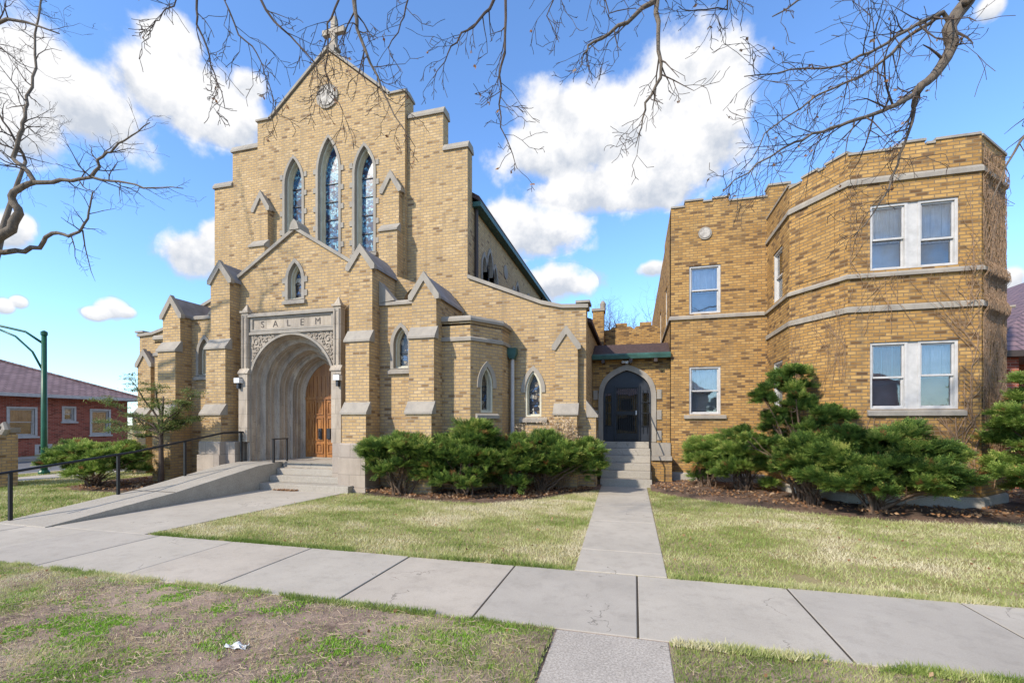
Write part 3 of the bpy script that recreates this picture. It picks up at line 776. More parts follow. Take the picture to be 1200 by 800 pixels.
# ================================================================== PASSAGE between the buildings
link = empty('brick_passage', (-.1, 15.1, 0), 'low brick passage with a pointed stone doorway joining church and flats', 'passage')
GC = -.22
mb = MB(); mb.slab(F0, rect(XC+8.392, 1.1, -.1, 3.92), [tudor(GC, .76, 1.24, 2.70, 3.56)], 15.1, 15.45)
mb.build('wall', M['brick2'], link)
mb = MB(); o = tudor(GC, .90, 1.24, 2.72, 3.72); i = tudor(GC, .75, 1.23, 2.70, 3.54)
mb.slab(F0, [i[1], o[1]]+o[2:]+[o[0], i[0]]+list(reversed(i[2:])), (), 15.06, 15.3)
for s in (-1, 1):
    for z in (1.3, 1.95, 2.6):
        a, b = sorted((GC+s*.92, GC+s*1.06)); mb.box(a, b, 15.065, 15.2, z, z+.3)
mb.build('door_surround', M['stone'], link)
mb = MB(); mb.slab(lambda u, v, w: (w, u, v), [(14.85, 3.98), (15.9, 4.5), (16.6, 4.5), (16.6, 4.35), (15.9, 4.35), (14.85, 3.9)], (), XC+8.40, 1.09); mb.build('roof', M['darkroof'], link)
mb = MB(); mb.prof(F0, XC+8.41, 1.09, [(14.72, 3.86), (14.70, 3.98), (14.76, 4.03), (14.86, 4.03), (14.86, 3.86)]); mb.build('gutter', M['copper'], link)
for x in (-.95, -.1, .65):
    mb = MB(); mb.box(x-.05, x+.05, 14.74, 15.095, 3.74, 3.855); mb.build('bracket', M['pipe'], link)
mb = MB(); mb.box(GC-.04, GC+.04, 14.92, 15.08, 3.73, 3.82)
for s in (-1, 1): mb.tube([(GC+s*.03, 14.98, 3.78), (GC+s*.14, 14.90, 3.78)], [.03, .05], 8)
mb.build('flood_lamp', M['lamp'], link)
# security door
dr = MB(); dr.slab(F0, tudor(GC, .76, 1.24, 2.70, 3.56), [rect(GC-.33, GC+.33, 1.30, 3.0), rect(GC-.68, GC-.48, 1.75, 2.8), rect(GC+.48, GC+.68, 1.75, 2.8)], 15.2, 15.26)
dd = dr.build('security_door', M['iron'], link)
mb = MB()
for k in range(11): x = GC-.33+.66*(k+.5)/11; mb.box(x-.009, x+.009, 15.165, 15.185, 1.3, 3.0)
for z in (1.32, 2.12, 2.20, 2.98): mb.box(GC-.34, GC+.34, 15.155, 15.199, z-.018, z+.018)
for s in (-1, 1):
    for k in range(2): x = GC+s*(.5+.13*k); mb.box(x-.007, x+.007, 15.17, 15.185, 1.5, 2.9)
    for z in (1.75, 2.15, 2.5): a, b = sorted((GC+s*.44, GC+s*.71)); mb.box(a, b, 15.16, 15.199, z-.012, z+.012)
    a, b = sorted((GC+s*.37, GC+s*.41)); mb.box(a, b, 15.15, 15.199, 1.25, 3.05)
for k in range(5): x = GC-.25+k*.125; mb.tube([(x+.04*math.cos(t), 15.16, 2.16+.03*math.sin(t)) for t in np.linspace(0, 6.28, 9)], .006, 4)
mb.box(GC-.33, GC+.33, 15.16, 15.198, 1.3, 1.5); mb.box(GC-.33, GC+.33, 15.15, 15.2, 2.13, 2.19); mb.build('bars', M['black'], dd)
mb = MB(); mb.slab(F0, tudor(GC, .74, 1.28, 2.70, 3.5), (), 15.30, 15.31); mb.build('glass', M['glass'], dd)
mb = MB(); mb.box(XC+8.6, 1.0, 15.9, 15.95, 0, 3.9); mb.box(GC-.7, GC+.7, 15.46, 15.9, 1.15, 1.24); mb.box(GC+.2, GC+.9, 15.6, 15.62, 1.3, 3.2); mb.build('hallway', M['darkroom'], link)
mb = MB(); mb.box(GC+.27, GC+.31, 15.12, 15.2, 2.1, 2.24); mb.build('handle', M['white'], dd)
# steps of the passage
mb = MB(); nst = 6
for k in range(nst): mb.box(GC-.74, GC+.72, 13.58+.29*k, 15.19, -.1 if k == 0 else 1.24*k/nst, 1.24*(k+1)/nst)
tag(mb.build('passage_steps', M['concw'], loc=(GC, 13.6, 0), bevel=.014), 'six grey concrete steps up to the black barred door', 'steps')
mb = MB(); mb.box(GC+.725, 1.095, 14.35, 15.095, -.1, .72)
pw = mb.build('step_side_wall', M['brick2'], link)
mb = MB(); mb.box(GC+.722, 1.094, 14.28, 15.094, .72, .84); mb.box(GC+.722, 1.093, 14.8, 15.092, .84, 1.22); mb.pieces('cap', M['stone'], pw)
hr = empty('step_handrail', (GC+.68, 14.3, 0), 'thin black handrail on the right of the passage steps', 'handrail')
mb = MB(); mb.tube([(GC+.69, 13.7, 1.02), (GC+.69, 15.06, 2.15)], .02, 8); mb.build('top_rail', M['black'], hr)
for y, z in ((13.72, .2), (14.98, 1.03)):
    mb = MB(); mb.tube([(GC+.69, y, z), (GC+.69, y, z+.85)], .017, 8); mb.build('post', M['black'], hr)

# ================================================================== building behind the passage
rb = empty('rear_brick_block', (-1, 21, 0), 'distant brick block with a chimney and toothed parapet seen over the passage roof', 'building')
mb = MB()
o = [(-2.6, 0), (2.2, 0), (2.2, 6.02), (1.05, 6.02)]
for x in (.5, -.55):
    o += [(x+.55, 6.02), (x+.4, 6.14), (x+.25, 6.14), (x+.25, 6.3), (x-.25, 6.3), (x-.25, 6.14), (x-.4, 6.14), (x-.5, 6.02)]
o += [(-2.6, 6.02)]
mb.slab(F0, o, (), 21, 21.3); mb.box(-7, -1.5, 20.6, 20.99, 0, 6.0); mb.build('wall', M['brick2'], rb)
mb = MB(); mb.box(-1.75, -1.28, 20.3, 20.9, 0, 6.75); ch = mb.build('chimney', M['brick2'], rb)
mb = MB(); mb.box(-1.8, -1.24, 20.26, 20.94, 6.75, 6.86); mb.lathe((-1.34, 20.7, 6.86), [(.12, 0), (.13, .3), (.05, .42)], 10); mb.build('chimney_cap', M['stone'], ch)
mb = MB(); mb.slab(lambda u, v, w: (w, u, v), [(20.4, 6.12), (21.6, 6.7), (21.6, 6.5), (20.4, 6.0)], (), -6.8, -1.8); mb.build('roof', M['darkroof'], rb)
mb = MB(); mb.box(-6.8, -1.82, 20.3, 20.39, 5.95, 6.12); mb.build('gutter', M['copper'], rb)
# ================================================================== TWO-FLAT (rectory) on the right
rect_b = empty('brick_flats', (4.5, 12, 0), 'golden brick two storey flats with a canted bay and toothed parapet', 'building')
def sash(parent, fr, u0, u1, v0, v1, curt='curtain', muntins=0, low='shade', meet=.5, hornz=None):
    """white double-hung window: casing, two sashes, glass, curtain behind"""
    mb = MB(); c = .055
    mb.slab(fr, rect(u0, u1, v0, v1), [rect(u0+c, u1-c, v0+c*.8, v1-c)], .03, .2)
    w = mb.build('window', M['white'], parent, bevel=.004)
    a0, a1, b0, b1 = u0+c, u1-c, v0+c*.8, v1-c; vm = b0+(b1-b0)*meet; s = .034
    mb = MB(); mb.slab(fr, rect(a0+.001, a1-.001, vm-.02, b1-.001), [rect(a0+s, a1-s, vm+.02, b1-s)], .07, .11)
    for k in range(muntins): x = a0+(a1-a0)*(k+1)/(muntins+1); mb.fbox(fr, x-.006, x+.006, vm+.02, b1-s, .097, .104)
    mb.build('upper_sash', M['white'], w)
    mb = MB(); mb.slab(fr, rect(a0+.001, a1-.001, b0+.001, vm+.022), [rect(a0+s, a1-s, b0+s, vm-.018)], .112, .15); mb.build('lower_sash', M['white'], w)
    mb = MB(); mb.slab(fr, rect(a0+s-.01, a1-s+.01, vm, b1-s+.01), (), .092, .096); mb.slab(fr, rect(a0+s-.01, a1-s+.01, b0+s-.01, vm), (), .13, .134); mb.build('glass', M['glass'], w)
    mb = MB(); n = 26; vs = []
    for k in range(n+1):
        u = u0+.03+(u1-u0-.06)*k/n; ww = .19+.014*math.sin(k*1.9)+.01*math.sin(k*.7); vs += [fr(u, vm-.05 if low else v0, ww), fr(u, v1, ww)]
    mb.idx(vs, [(2*k, 2*k+2, 2*k+3, 2*k+1) for k in range(n)]); mb.build('curtain', M[curt], w)
    if low:
        mb = MB(); mb.fbox(fr, u0+.03, u1-.03, v0, vm-.05, .30, .31); mb.build('blind', M[low], w)
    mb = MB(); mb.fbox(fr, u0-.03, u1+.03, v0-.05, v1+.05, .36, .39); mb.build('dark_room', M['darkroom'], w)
    return w
Yf = 14.85
# flat front
fl = front(Yf)
mb = MB()
top = [(1.1, -.1), (4.35, -.1), (4.35, 8.78), (3.82, 8.78), (3.82, 8.47), (2.74, 8.47), (2.74, 8.60), (2.30, 8.60), (2.30, 8.53), (2.02, 8.53), (2.02, 8.60), (1.52, 8.60), (1.52, 8.44), (1.1, 8.44)]
W_flat = [(1.63, 2.52, 5.16, 6.62), (1.63, 2.52, 2.10, 3.55)]
mb.slab(F0, top, [rect(*w) for w in W_flat]+[rect(1.85, 2.35, .35, .85)], Yf, Yf+.35)
mb.build('wall', M['brick2'], rect_b)
mb = MB()
for i, (a, b) in enumerate(((1.1, 1.52), (1.52, 2.02), (2.02, 2.30), (2.30, 2.74), (2.74, 3.80))):
    z = (8.44, 8.60, 8.53, 8.60, 8.47)[i]; mb.prof(F0, a-.02 if i in (1, 3) else a+.005, b+.02 if i in (1, 3) else b-.022, [(Yf-.035, z), (Yf-.035, z+.05), (Yf+.38, z+.05), (Yf+.38, z)])
mb.prof(F0, 3.8, 4.4, [(Yf-.035, 8.78), (Yf-.035, 8.84), (Yf+.38, 8.84), (Yf+.38, 8.78)])
mb.pieces('coping', M['stone'], rect_b)
for w in W_flat: sash(rect_b, fl, *w, muntins=0)
mb = MB(); mb.prof(F0, 1.48, 2.67, [(Yf-.07, 1.97), (Yf-.07, 2.05), (Yf+.03, 2.098), (Yf+.2, 2.098), (Yf+.2, 1.97)]); mb.build('sill', M['stone'], rect_b)
mb = MB(); mb.slab(fl, rect(1.85, 2.35, .35, .85), [rect(1.9, 2.3, .4, .8)], .05, .12); bw = mb.build('basement_window', M['white'], rect_b)
mb = MB(); mb.fbox(fl, 1.9, 2.3, .4, .8, .1, .11); mb.build('glass', M['leaded'], bw)
mb = MB(); mb.disc(fl, 2.08, 7.58, .19, -.035, .05); md = mb.build('medallion', M['stone'], rect_b); mb = MB(); mb.disc(fl, 2.08, 7.58, .145, -.05, -.03); mb.build('relief', M['medal'], md)
# side wall facing the passage
sd = frame((1.1, 30), (1.1, Yf))
mb = MB(); Ls = 30-Yf
mb.slab(sd, [(0, -.1), (Ls-.002, -.1), (Ls-.002, 8.42), (Ls-3, 8.42), (Ls-3, 8.2), (0, 8.2)], [rect(Ls-2.6, Ls-1.8, 5.2, 6.6), rect(Ls-6.2, Ls-5.3, 5.2, 6.6)], 0, .35)
mb.build('side_wall', M['brick2'], rect_b)
for u in (Ls-2.6, Ls-6.2): sash(rect_b, sd, u, u+.8 if u > Ls-3 else u+.9, 5.2, 6.6)
# bay
A0, A1, A2, A3, A4, A5 = (3.78, Yf), (3.78, 12.87), (4.57, 11.65), (6.97, 11.65), (8.02, 12.68), (8.02, 26)
fA, fB, fCc, fDd, fE = frame(A0, A1), frame(A1, A2), frame(A2, A3), frame(A3, A4), frame(A4, A5)
TB = 7.80
wA = [(.58, 1.42, 5.17, 6.55), (.58, 1.42, 2.1, 3.52)]
wC = [(.42, 2.02, 5.17, 6.60), (.42, 2.02, 2.14, 3.60)]
mb = MB()
mb.slab(fA, rect(.001, fA.L, -.1, TB), [rect(*w) for w in wA], 0, .35)
LB = fB.L
mb.slab(fB, [(0, -.1), (LB, -.1), (LB, TB), (.95, TB), (.95, TB-.06), (.75, TB-.06), (.75, TB), (.35, TB), (.35, TB-.09), (0, TB-.09)], (), 0, .35)
mb.slab(fCc, [(0, -.1), (2.4, -.1), (2.4, TB+.03), (1.62, TB+.03), (1.62, TB-.03), (1.42, TB-.03), (1.42, TB+.05), (1.02, TB+.05), (1.02, TB-.03), (.85, TB-.03), (.85, TB-.06), (0, TB-.06)], [rect(*w) for w in wC]+[rect(1.3, 2.1, .58, 1.1)], 0, .35)
mb.slab(fDd, rect(0, fDd.L, -.1, TB), (), 0, .35)
mb.slab(fE, rect(0, fE.L, -.1, TB), (), 0, .35)
mb.pieces('bay_wall', M['brick2'], rect_b)
# recessed brick panel outline on the canted face and soldier lines beside it
mb = MB()
mb.slab(fB, rect(.25, LB-.3, 5.25, 6.9), [rect(.29, LB-.34, 5.29, 6.86)], -.012, .05)
mb.build('brick_panel', M['brick2'], rect_b)
mb = MB()
P = [A0, A1, A2, A3, A4, (8.02, 20)]
P[0] = (3.78, Yf-.002)
ribbon(mb, P, [(-.065, 5.01), (-.065, 5.07), (-.02, 5.12), (.1, 5.12), (.1, 5.01)])
ribbon(mb, P, [(-.045, 4.27), (-.045, 4.37), (-.015, 4.40), (.1, 4.40), (.1, 4.27)])
ribbon(mb, P, [(-.05, 7.06), (-.05, 7.15), (-.02, 7.20), (.1, 7.20), (.1, 7.06)])
ribbon(mb, [(1.1, 26), (1.1, Yf), (3.70, Yf)], [(-.06, 5.0), (-.06, 5.07), (-.02, 5.12), (.1, 5.12), (.1, 5.0)])
mb.pieces('string_course', M['stone'], rect_b)
mb = MB()
ribbon(mb, P[3:], [(-.03, TB), (-.03, TB+.05), (.38, TB+.05), (.38, TB)])
ribbon(mb, P[0:2], [(-.03, TB), (-.03, TB+.05), (.38, TB+.05), (.38, TB)])
for fr, segs in ((fB, ((0, .33, TB-.09), (.33, .77, TB), (.77, .93, TB-.06), (.93, LB, TB))), (fCc, ((0, .83, TB-.06), (.83, 1.0, TB-.03), (1.0, 1.44, TB+.05), (1.44, 1.6, TB-.03), (1.6, 2.39, TB+.03)))):
    for a, b, z in segs: mb.prof(fr, a+.002, b-.002, [(-.03, z), (-.03, z+.05), (.38, z+.05), (.38, z)])
mb.pieces('parapet_coping', M['stone'], rect_b)
mb = MB(); ribbon(mb, [(1.1, Yf), (3.70, Yf)], [(-.08, -.1), (-.08, .28), (-.03, .33), (.1, .33), (.1, -.1)])
ribbon(mb, P, [(-.05, -.1), (-.05, .25), (-.01, .29), (.1, .29), (.1, -.1)]); mb.pieces('foundation', M['concw'], rect_b)
for w in wA: sash(rect_b, fA, *w)
# paired windows of the bay front
for i, w in enumerate(wC):
    u0, u1, v0, v1 = w; m = (u0+u1)/2
    sash(rect_b, fCc, u0, m-.09, v0, v1, curt='curtain' if i == 0 else 'curtain2', muntins=0 if i == 0 else 2, low='curtain' if i == 0 else 'shade', meet=.48)
    sash(rect_b, fCc, m+.09, u1, v0, v1, curt='curtain', muntins=2, low='shade' if i == 0 else 'curtain2', meet=.5 if i else .42)
    mb = MB(); mb.fbox(fCc, m-.09, m+.09, v0, v1, .045, .2); mb.build('mullion', M['white'], rect_b)
mb = MB(); mb.prof(fCc, .36, 2.12, [(-.07, 2.0), (-.07, 2.09), (.03, 2.139), (.2, 2.139), (.2, 2.0)]); mb.build('sill', M['stone'], rect_b)
mb = MB(); mb.slab(fCc, rect(1.3, 2.1, .58, 1.1), [rect(1.36, 1.68, .64, 1.04), rect(1.73, 2.04, .64, 1.04)], .04, .12); bw = mb.build('basement_window', M['white'], rect_b)
mb = MB(); mb.fbox(fCc, 1.33, 2.07, .6, 1.08, .1, .11); mb.build('glass', M['glass'], bw)
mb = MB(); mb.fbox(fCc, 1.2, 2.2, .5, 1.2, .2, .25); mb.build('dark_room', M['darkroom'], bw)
mb = MB(); mb.slab(lambda u, v, w: (u, v, w), [(1.2, Yf+.3), (4.0, Yf+.3), (4.1, 13.0), (4.8, 12.0), (6.8, 12.0), (7.7, 12.9), (7.7, 25.9), (1.2, 25.9)], (), 7.3, 7.4); mb.build('roof', M['darkroof'], rect_b)
mb = MB(); mb.box(1.4, 7.7, 25.6, 25.95, 0, 8.0); mb.build('rear_wall', M['brick2'], rect_b)
mb = MB(); mb.tube([(8.0, 12.9, 4.47), (8.25, 12.75, 4.45)], .035, 6); mb.build('scupper', M['stone'], rect_b)
# dry creeper on the bay
vine = empty('dry_creeper', (6.7, 11.6, .0), 'leafless pale creeper climbing the right corner of the brick bay', 'creeper')
rv = random.Random(3)
def climb(mb, fr, L, u, v, top, r, ang, depth=0):
    pts = [fr(u, v, -.02)]; rad = [r]
    while v < top and len(pts) < 70:
        ang += rv.gauss(0, .16); ang = max(-.75, min(.75, ang*.95)); st = .11
        u += math.sin(ang)*st; v += math.cos(ang)*st
        if u < .02 or u > L-.02: ang = -ang; u = min(max(u, .03), L-.03)
        inwin = any(a-.02 < u < b+.02 and c-.12 < v < d for a, b, c, d in (wC if fr is fCc else []))
        if inwin: break
        w = -.02 if not (4.2 < v < 4.45 or 4.95 < v < 5.16 or 7.0 < v < 7.25) else -.09
        pts.append(fr(u, v, w-rv.random()*.01)); rad.append(max(.0022, r*(1-len(pts)/75)))
        if depth < 3 and rv.random() < (.22 if r > .006 else .12): climb(mb, fr, L, u, v, min(top, v+rv.uniform(.5, 2.2)), r*.6, ang+rv.choice((-1, 1))*rv.uniform(.4, .9), depth+1)
    if len(pts) > 1: mb.tube(pts, rad, 4)
mb = MB()
for u, t, r in ((2.12, 7.0, .022), (2.2, 6.0, .017), (2.25, 4.6, .013), (2.3, 7.6, .014), (.2, 4.0, .008), (.12, 3.2, .008)): climb(mb, fCc, 2.4, u, .35, t, r, rv.uniform(-.1, .15))
for k in range(26): climb(mb, fDd, fDd.L, rv.uniform(.05, fDd.L-.05), rv.uniform(.3, 5), rv.uniform(4, 7.7), rv.uniform(.006, .012), rv.uniform(-.2, .2))
for k in range(22): climb(mb, fCc, 2.4, rv.choice((rv.uniform(0, .35), rv.uniform(2.0, 2.38), rv.uniform(0, 2.4))), rv.uniform(3.65, 5.0), rv.uniform(4.9, 7.6), rv.uniform(.003, .007), rv.uniform(-.5, .5))
for k in range(14): climb(mb, fB, LB, rv.uniform(.1, LB), rv.uniform(2.4, 3.4), rv.uniform(3.6, 4.8), rv.uniform(.003, .005), rv.uniform(-.3, .3))
mb.build('stem', M['vine'], vine, recalc=False)
# dry twigs and bits clinging to the dark canted face
V = []; U = []
n = 2600
for k in range(n):
    u = rv.random()*fDd.L; v = rv.uniform(1.2, 7.7)
    if rv.random() > .35+.65*(u/fDd.L): pass
    p = Vector(fDd(u, v, -.015-rv.random()*.03)); d = Vector((rv.gauss(0, 1), rv.gauss(0, 1), rv.gauss(-.5, 1.4))).normalized()*rv.uniform(.02, .07); e = Vector((rv.gauss(0, 1), rv.gauss(0, 1), rv.gauss(0, .5))).normalized()*.006
    V += [p-e, p+e, p+d]; U += [(rv.uniform(.4, 1), 0)]*3
fast('dry_twigs', np.array(V), np.arange(len(V)).reshape(-1, 3), M['litter'], np.array(U), parent=vine)

# ================================================================== houses over the main street (they stand in the window reflections)
for (x, y, w_, mt, rfm, lab) in ((-13, -24, 11, 'redbrick', 'tiles', 'red brick house on the opposite side of the main street'), (2, -25, 12, 'brick2', 'tiles2', 'golden brick house on the opposite side of the main street'), (17, -24, 11, 'redbrick', 'tiles2', 'red brick house with dark roof facing the flats from over the street')):
    hs = empty('opposite_house', (x, y, 0), lab, 'house')
    mb = MB(); mb.slab(F0, rect(x-w_/2, x+w_/2, -.1, 5.2), [rect(x-4, x-2, .9, 2.5), rect(x+2, x+4, .9, 2.5), rect(x-3.5, x-2.3, 3.4, 4.7), rect(x+2.3, x+3.5, 3.4, 4.7), rect(x-.5, x+.5, .1, 2.3)], y-.3, y); mb.box(x-w_/2, x+w_/2, y-9, y-.6, -.1, 5.2); mb.build('wall', M[mt], hs)
    mb = MB(); a, b, c, d = x-w_/2-.5, x+w_/2+.5, y-9.5, y+.5; mb.idx([(a,c,5.2),(b,c,5.2),(b,d,5.2),(a,d,5.2),(x-2,y-4.5,8.2),(x+2,y-4.5,8.2)], [(0,1,5,4),(1,2,5),(2,3,4,5),(3,0,4),(3,2,1,0)]); mb.build('roof', M[rfm], hs)
    mb = MB(); mb.box(x-4.2, x+4.2, y-.55, y-.4, .1, 4.9); mb.build('dark_room', M['darkroom'], hs)
# ================================================================== house on the far right
rh = empty('bungalow', (14, 20, 0), 'dark fronted bungalow with brown shingle roof beyond the flats', 'house')
mb = MB(); mb.box(9.8, 19, 17.2, 30, 0, 3.7); mb.build('wall', M['redbrick'], rh)
mb = MB(); mb.idx([(9.2, 15.0, 3.75), (19.6, 15.0, 3.75), (19.6, 31, 3.75), (9.2, 31, 3.75), (14.4, 20.5, 7.2), (14.4, 26, 7.2), (9.2, 15, 3.6), (19.6, 15, 3.6), (19.6, 31, 3.6), (9.2, 31, 3.6)],
   [(0,1,4), (1,2,5,4), (2,3,5), (3,0,4,5), (6,7,1,0), (7,8,2,1), (8,9,3,2), (9,6,0,3), (9,8,7,6)]); mb.build('roof', M['tiles2'], rh)
mb = MB(); mb.box(9.15, 19.65, 14.88, 14.995, 3.58, 3.74); mb.box(9.08, 9.195, 14.88, 31, 3.58, 3.74); mb.pieces('gutter', M['pipe'], rh)
mb = MB(); mb.box(9.5, 9.9, 15.2, 15.6, 0, 3.59); mb.box(13, 13.4, 15.2, 15.6, 0, 3.59); mb.pieces('porch_pier', M['redbrick'], rh)
mb = MB(); mb.box(10.6, 11.6, 17.12, 17.19, 1.2, 2.8); mb.build('window', M['glass'], rh)

# ================================================================== red brick house across the side street
hx = -32.5
red = empty('red_brick_house', (-38, 14, 0), 'red brick bungalow with plum tile hip roof and white windows across the side street', 'house')
fh = frame((hx, 6), (hx, 22.6))     # facing +X; u = y-6
wins = [(hy-6, a, b, c) for hy, a, b, c in ((17.2, 1.1, 1.15, 2.62), (21.0, .95, 1.15, 2.6), (14.2, 1.3, 1.15, 2.7), (9.8, 1.3, 1.15, 2.7))]
small = (19.35-6, .5, 1.98, 2.72)
base_w = [(17.55-6, .8, -.35, .55), (20.1-6, 1.0, -.05, .6)]
allw = [(u-a/2, u+a/2, b, c) for u, a, b, c in wins+[small]]
bas = [(17.3-6, 18.1-6, -.12, .42), (19.6-6, 20.5-6, -.0, .46)]
bas = [(17.75-6, 18.55-6, .02, .62), (19.9-6, 20.8-6, .06, .6)]
mb = MB(); mb.slab(fh, rect(0, 16.6, -.3, 3.35), [rect(*w) for w in allw+bas], 0, .3)
mb.slab(frame((hx-9.7, 22.6), (hx, 22.6)), rect(0, 9.7, -.3, 3.35), (), -.3, -.001) if False else mb.box(hx-9.7, hx-.001, 22.3, 22.6, -.3, 3.35)
mb.box(hx-9.7, hx-.001, 6, 6.3, -.3, 3.35); mb.box(hx-9.7, hx-9.4, 6.3, 22.3, -.3, 3.35); mb.build('wall', M['redbrick'], red)
x0, x1, ya, yb = hx-10.3, hx+.6, 5.4, 23.3; xm = (x0+x1)/2; ze, zr = 3.42, 5.75
mb = MB(); mb.idx([(x0,ya,ze),(x1,ya,ze),(x1,yb,ze),(x0,yb,ze),(xm,ya+5.2,zr),(xm,yb-5.2,zr)], [(0,1,4), (1,2,5,4), (2,3,5), (3,0,4,5), (3,2,1,0)]); rf = mb.build('roof', M['tiles'], red)
mb = MB(); mb.tube([(xm, ya+5.2, zr+.03), (xm, yb-5.2, zr+.03)], .1, 6); mb.tube([(xm, yb-5.2, zr+.03), (x1, yb, ze+.03)], .09, 6); mb.tube([(xm, ya+5.2, zr+.03), (x1, ya, ze+.03)], .09, 6); mb.lathe((xm, yb-5.2, zr), [(.14, 0), (.18, .15), (.05, .3)], 8); mb.build('ridge_tiles', M['tiles'], rf)
mb = MB(); mb.box(x0-.05, x1+.08, yb, yb+.1, ze-.16, ze+.02); mb.box(x1, x1+.1, ya, yb-.001, ze-.16, ze+.02); mb.pieces('gutter', M['white'], red)
for w in allw:
    sash(red, fh, w[0], w[1], w[2], w[3], curt='curtain2' if w[1]-w[0] > .6 else 'curtain', low='darkroom')
    mb = MB(); mb.slab(fh, rect(w[0]-.1, w[1]+.1, w[2]-.06, w[3]+.1), [rect(w[0], w[1], w[2], w[3])], -.04, .05); mb.prof(fh, w[0]-.16, w[1]+.16, [(-.12, w[2]-.16), (-.12, w[2]-.07), (.02, w[2]-.065), (.02, w[2]-.16)]); mb.build('casing', M['white'], red)
for w in bas:
    mb = MB(); mb.slab(fh, rect(*w), [rect(w[0]+.18, w[1]-.18, w[2]+.1, w[3]-.1)], -.01, .06); ww = mb.build('basement_window', M['white'], red)
    mb = MB(); mb.fbox(fh, w[0]+.15, w[1]-.15, w[2]+.05, w[3]-.05, .05, .08); mb.build('glass', M['leaded'], ww)

# ================================================================== street lamp, brick pier
lp = empty('street_lamp', (-20.57, 11.5, 0), 'tall green street lamp with a curved bracket arm on the side street kerb', 'street lamp')
X_, Y_ = -20.57, 11.5
mb = MB(); mb.tube([(X_, Y_, -.05), (X_, Y_, 1.2), (X_, Y_, 5.05)], [.10, .088, .075], 12); mb.build('pole', M['poleg'], lp, smooth=True)
mb = MB(); mb.lathe((X_, Y_, 0), [(.16, -.05), (.16, .08), (.125, .14)], 12); mb.build('base', M['poleg'], lp)
mb = MB(); mb.lathe((X_, Y_, 5.0), [(.10, 0), (.10, .12), (.03, .17)], 10); mb.build('cap', M['poleg'], lp)
mb = MB()
up = [(X_-.05, Y_-.02, 4.72), (X_-.6, Y_-.2, 5.12), (X_-1.4, Y_-.5, 5.32), (X_-2.6, Y_-.95, 5.38)]
mb.tube(up, [.045, .04, .04, .035], 8); mb.tube([(X_-.05, Y_-.02, 3.75), (X_-.35, Y_-.14, 4.4), (X_-.9, Y_-.32, 4.95), (X_-1.7, Y_-.62, 5.33)], .035, 8); mb.build('bracket_arm', M['poleg'], lp, smooth=True)
mb = MB(); mb.tube([(X_-2.5, Y_-.92, 5.38), (X_-2.8, Y_-1.02, 5.4), (X_-3.2, Y_-1.17, 5.38)], [.05, .13, .06], 10); mb.build('lamp_head', M['slate'], lp, smooth=True)
pi = empty('brick_pier', (-17.7, 8.9, 0), 'buff brick gate pier with carved stone top at the lawn edge', 'pier')
mb = MB(); mb.box(-18.9, -17.82, 8.6, 9.3, -.1, 1.55); mb.box(-17.82, -17.52, 8.72, 9.18, -.1, 1.5); mb.build('shaft', M['brick'], pi)
mb = MB(); mb.box(-18.98, -17.76, 8.53, 9.37, 1.55, 1.7); mb.box(-18.8, -17.9, 8.7, 9.2, 1.7, 1.82)
mb.tube([(-17.82, 8.9, 1.5), (-17.6, 8.9, 1.52), (-17.48, 8.9, 1.66), (-17.56, 8.9, 1.82), (-17.68, 8.9, 1.76)], [.13, .12, .1, .07, .04], 8)
mb.build('stone_cap', M['stone'], pi, smooth=False)

# ================================================================== GROUND
def sheet(name, pts, z, mat, holes=(), **kw):
    loops = [list(pts)]+[list(h) for h in holes]; flat = [p for l in loops for p in l]
    t = geometry.tessellate_polygon([[Vector((p[0], p[1], 0)) for p in l] for l in loops])
    mb = MB(); mb.idx([(p[0], p[1], z) for p in flat], [tuple(x) for x in t]); o = mb.build(name, mat, recalc=False)
    for p in o.data.polygons:
        if p.normal.z < 0: p.flip()
    return tag(o, kind='structure')
def R4(x0, x1, y0, y1): return [(x0, y0), (x1, y0), (x1, y1), (x0, y1)]
sheet('ground', R4(-400, 400, -400, 400), -.30, M['lawn'])
SY0, SY1 = 4.07, 5.72
sheet('lawn', R4(-21.5, 60, -4.2, 60), -.012, M['lawn'])
sheet('parkway', R4(-21.4, 60, -4.15, SY0), -.008, M['park'])
# trampled bare soil of the verge, really uneven
g_x = np.arange(-12, -.69, .05); g_y = np.arange(1.6, SY0-.01, .05); GX, GY = np.meshgrid(g_x, g_y, indexing='ij')
def vn_(x, y, sc, seed):
    g = np.random.default_rng(seed).random((64, 64)); X = x*sc+900.3; Y = y*sc+900.7; xi = np.floor(X).astype(int); yi = np.floor(Y).astype(int); fx, fy = X-xi, Y-yi
    q = lambda a, b: g[a % 64, b % 64]
    return (q(xi, yi)*(1-fx)+q(xi+1, yi)*fx)*(1-fy)+(q(xi, yi+1)*(1-fx)+q(xi+1, yi+1)*fx)*fy
GZ = -.005+.018*vn_(GX, GY, 3.3, 1)+.016*vn_(GX, GY, 9, 2)+.010*vn_(GX, GY, 19, 3); GZ -= .014*np.clip((GY-3.9)/.15, 0, 1)
nx_, ny_ = GX.shape; ii = (np.arange(nx_-1)[:, None]*ny_+np.arange(ny_-1)[None, :]).ravel()
o = fast('verge_soil', np.c_[GX.ravel(), GY.ravel(), GZ.ravel()], np.stack([ii, ii+ny_, ii+ny_+1, ii+1], 1), M['park']); tag(o, kind='structure')
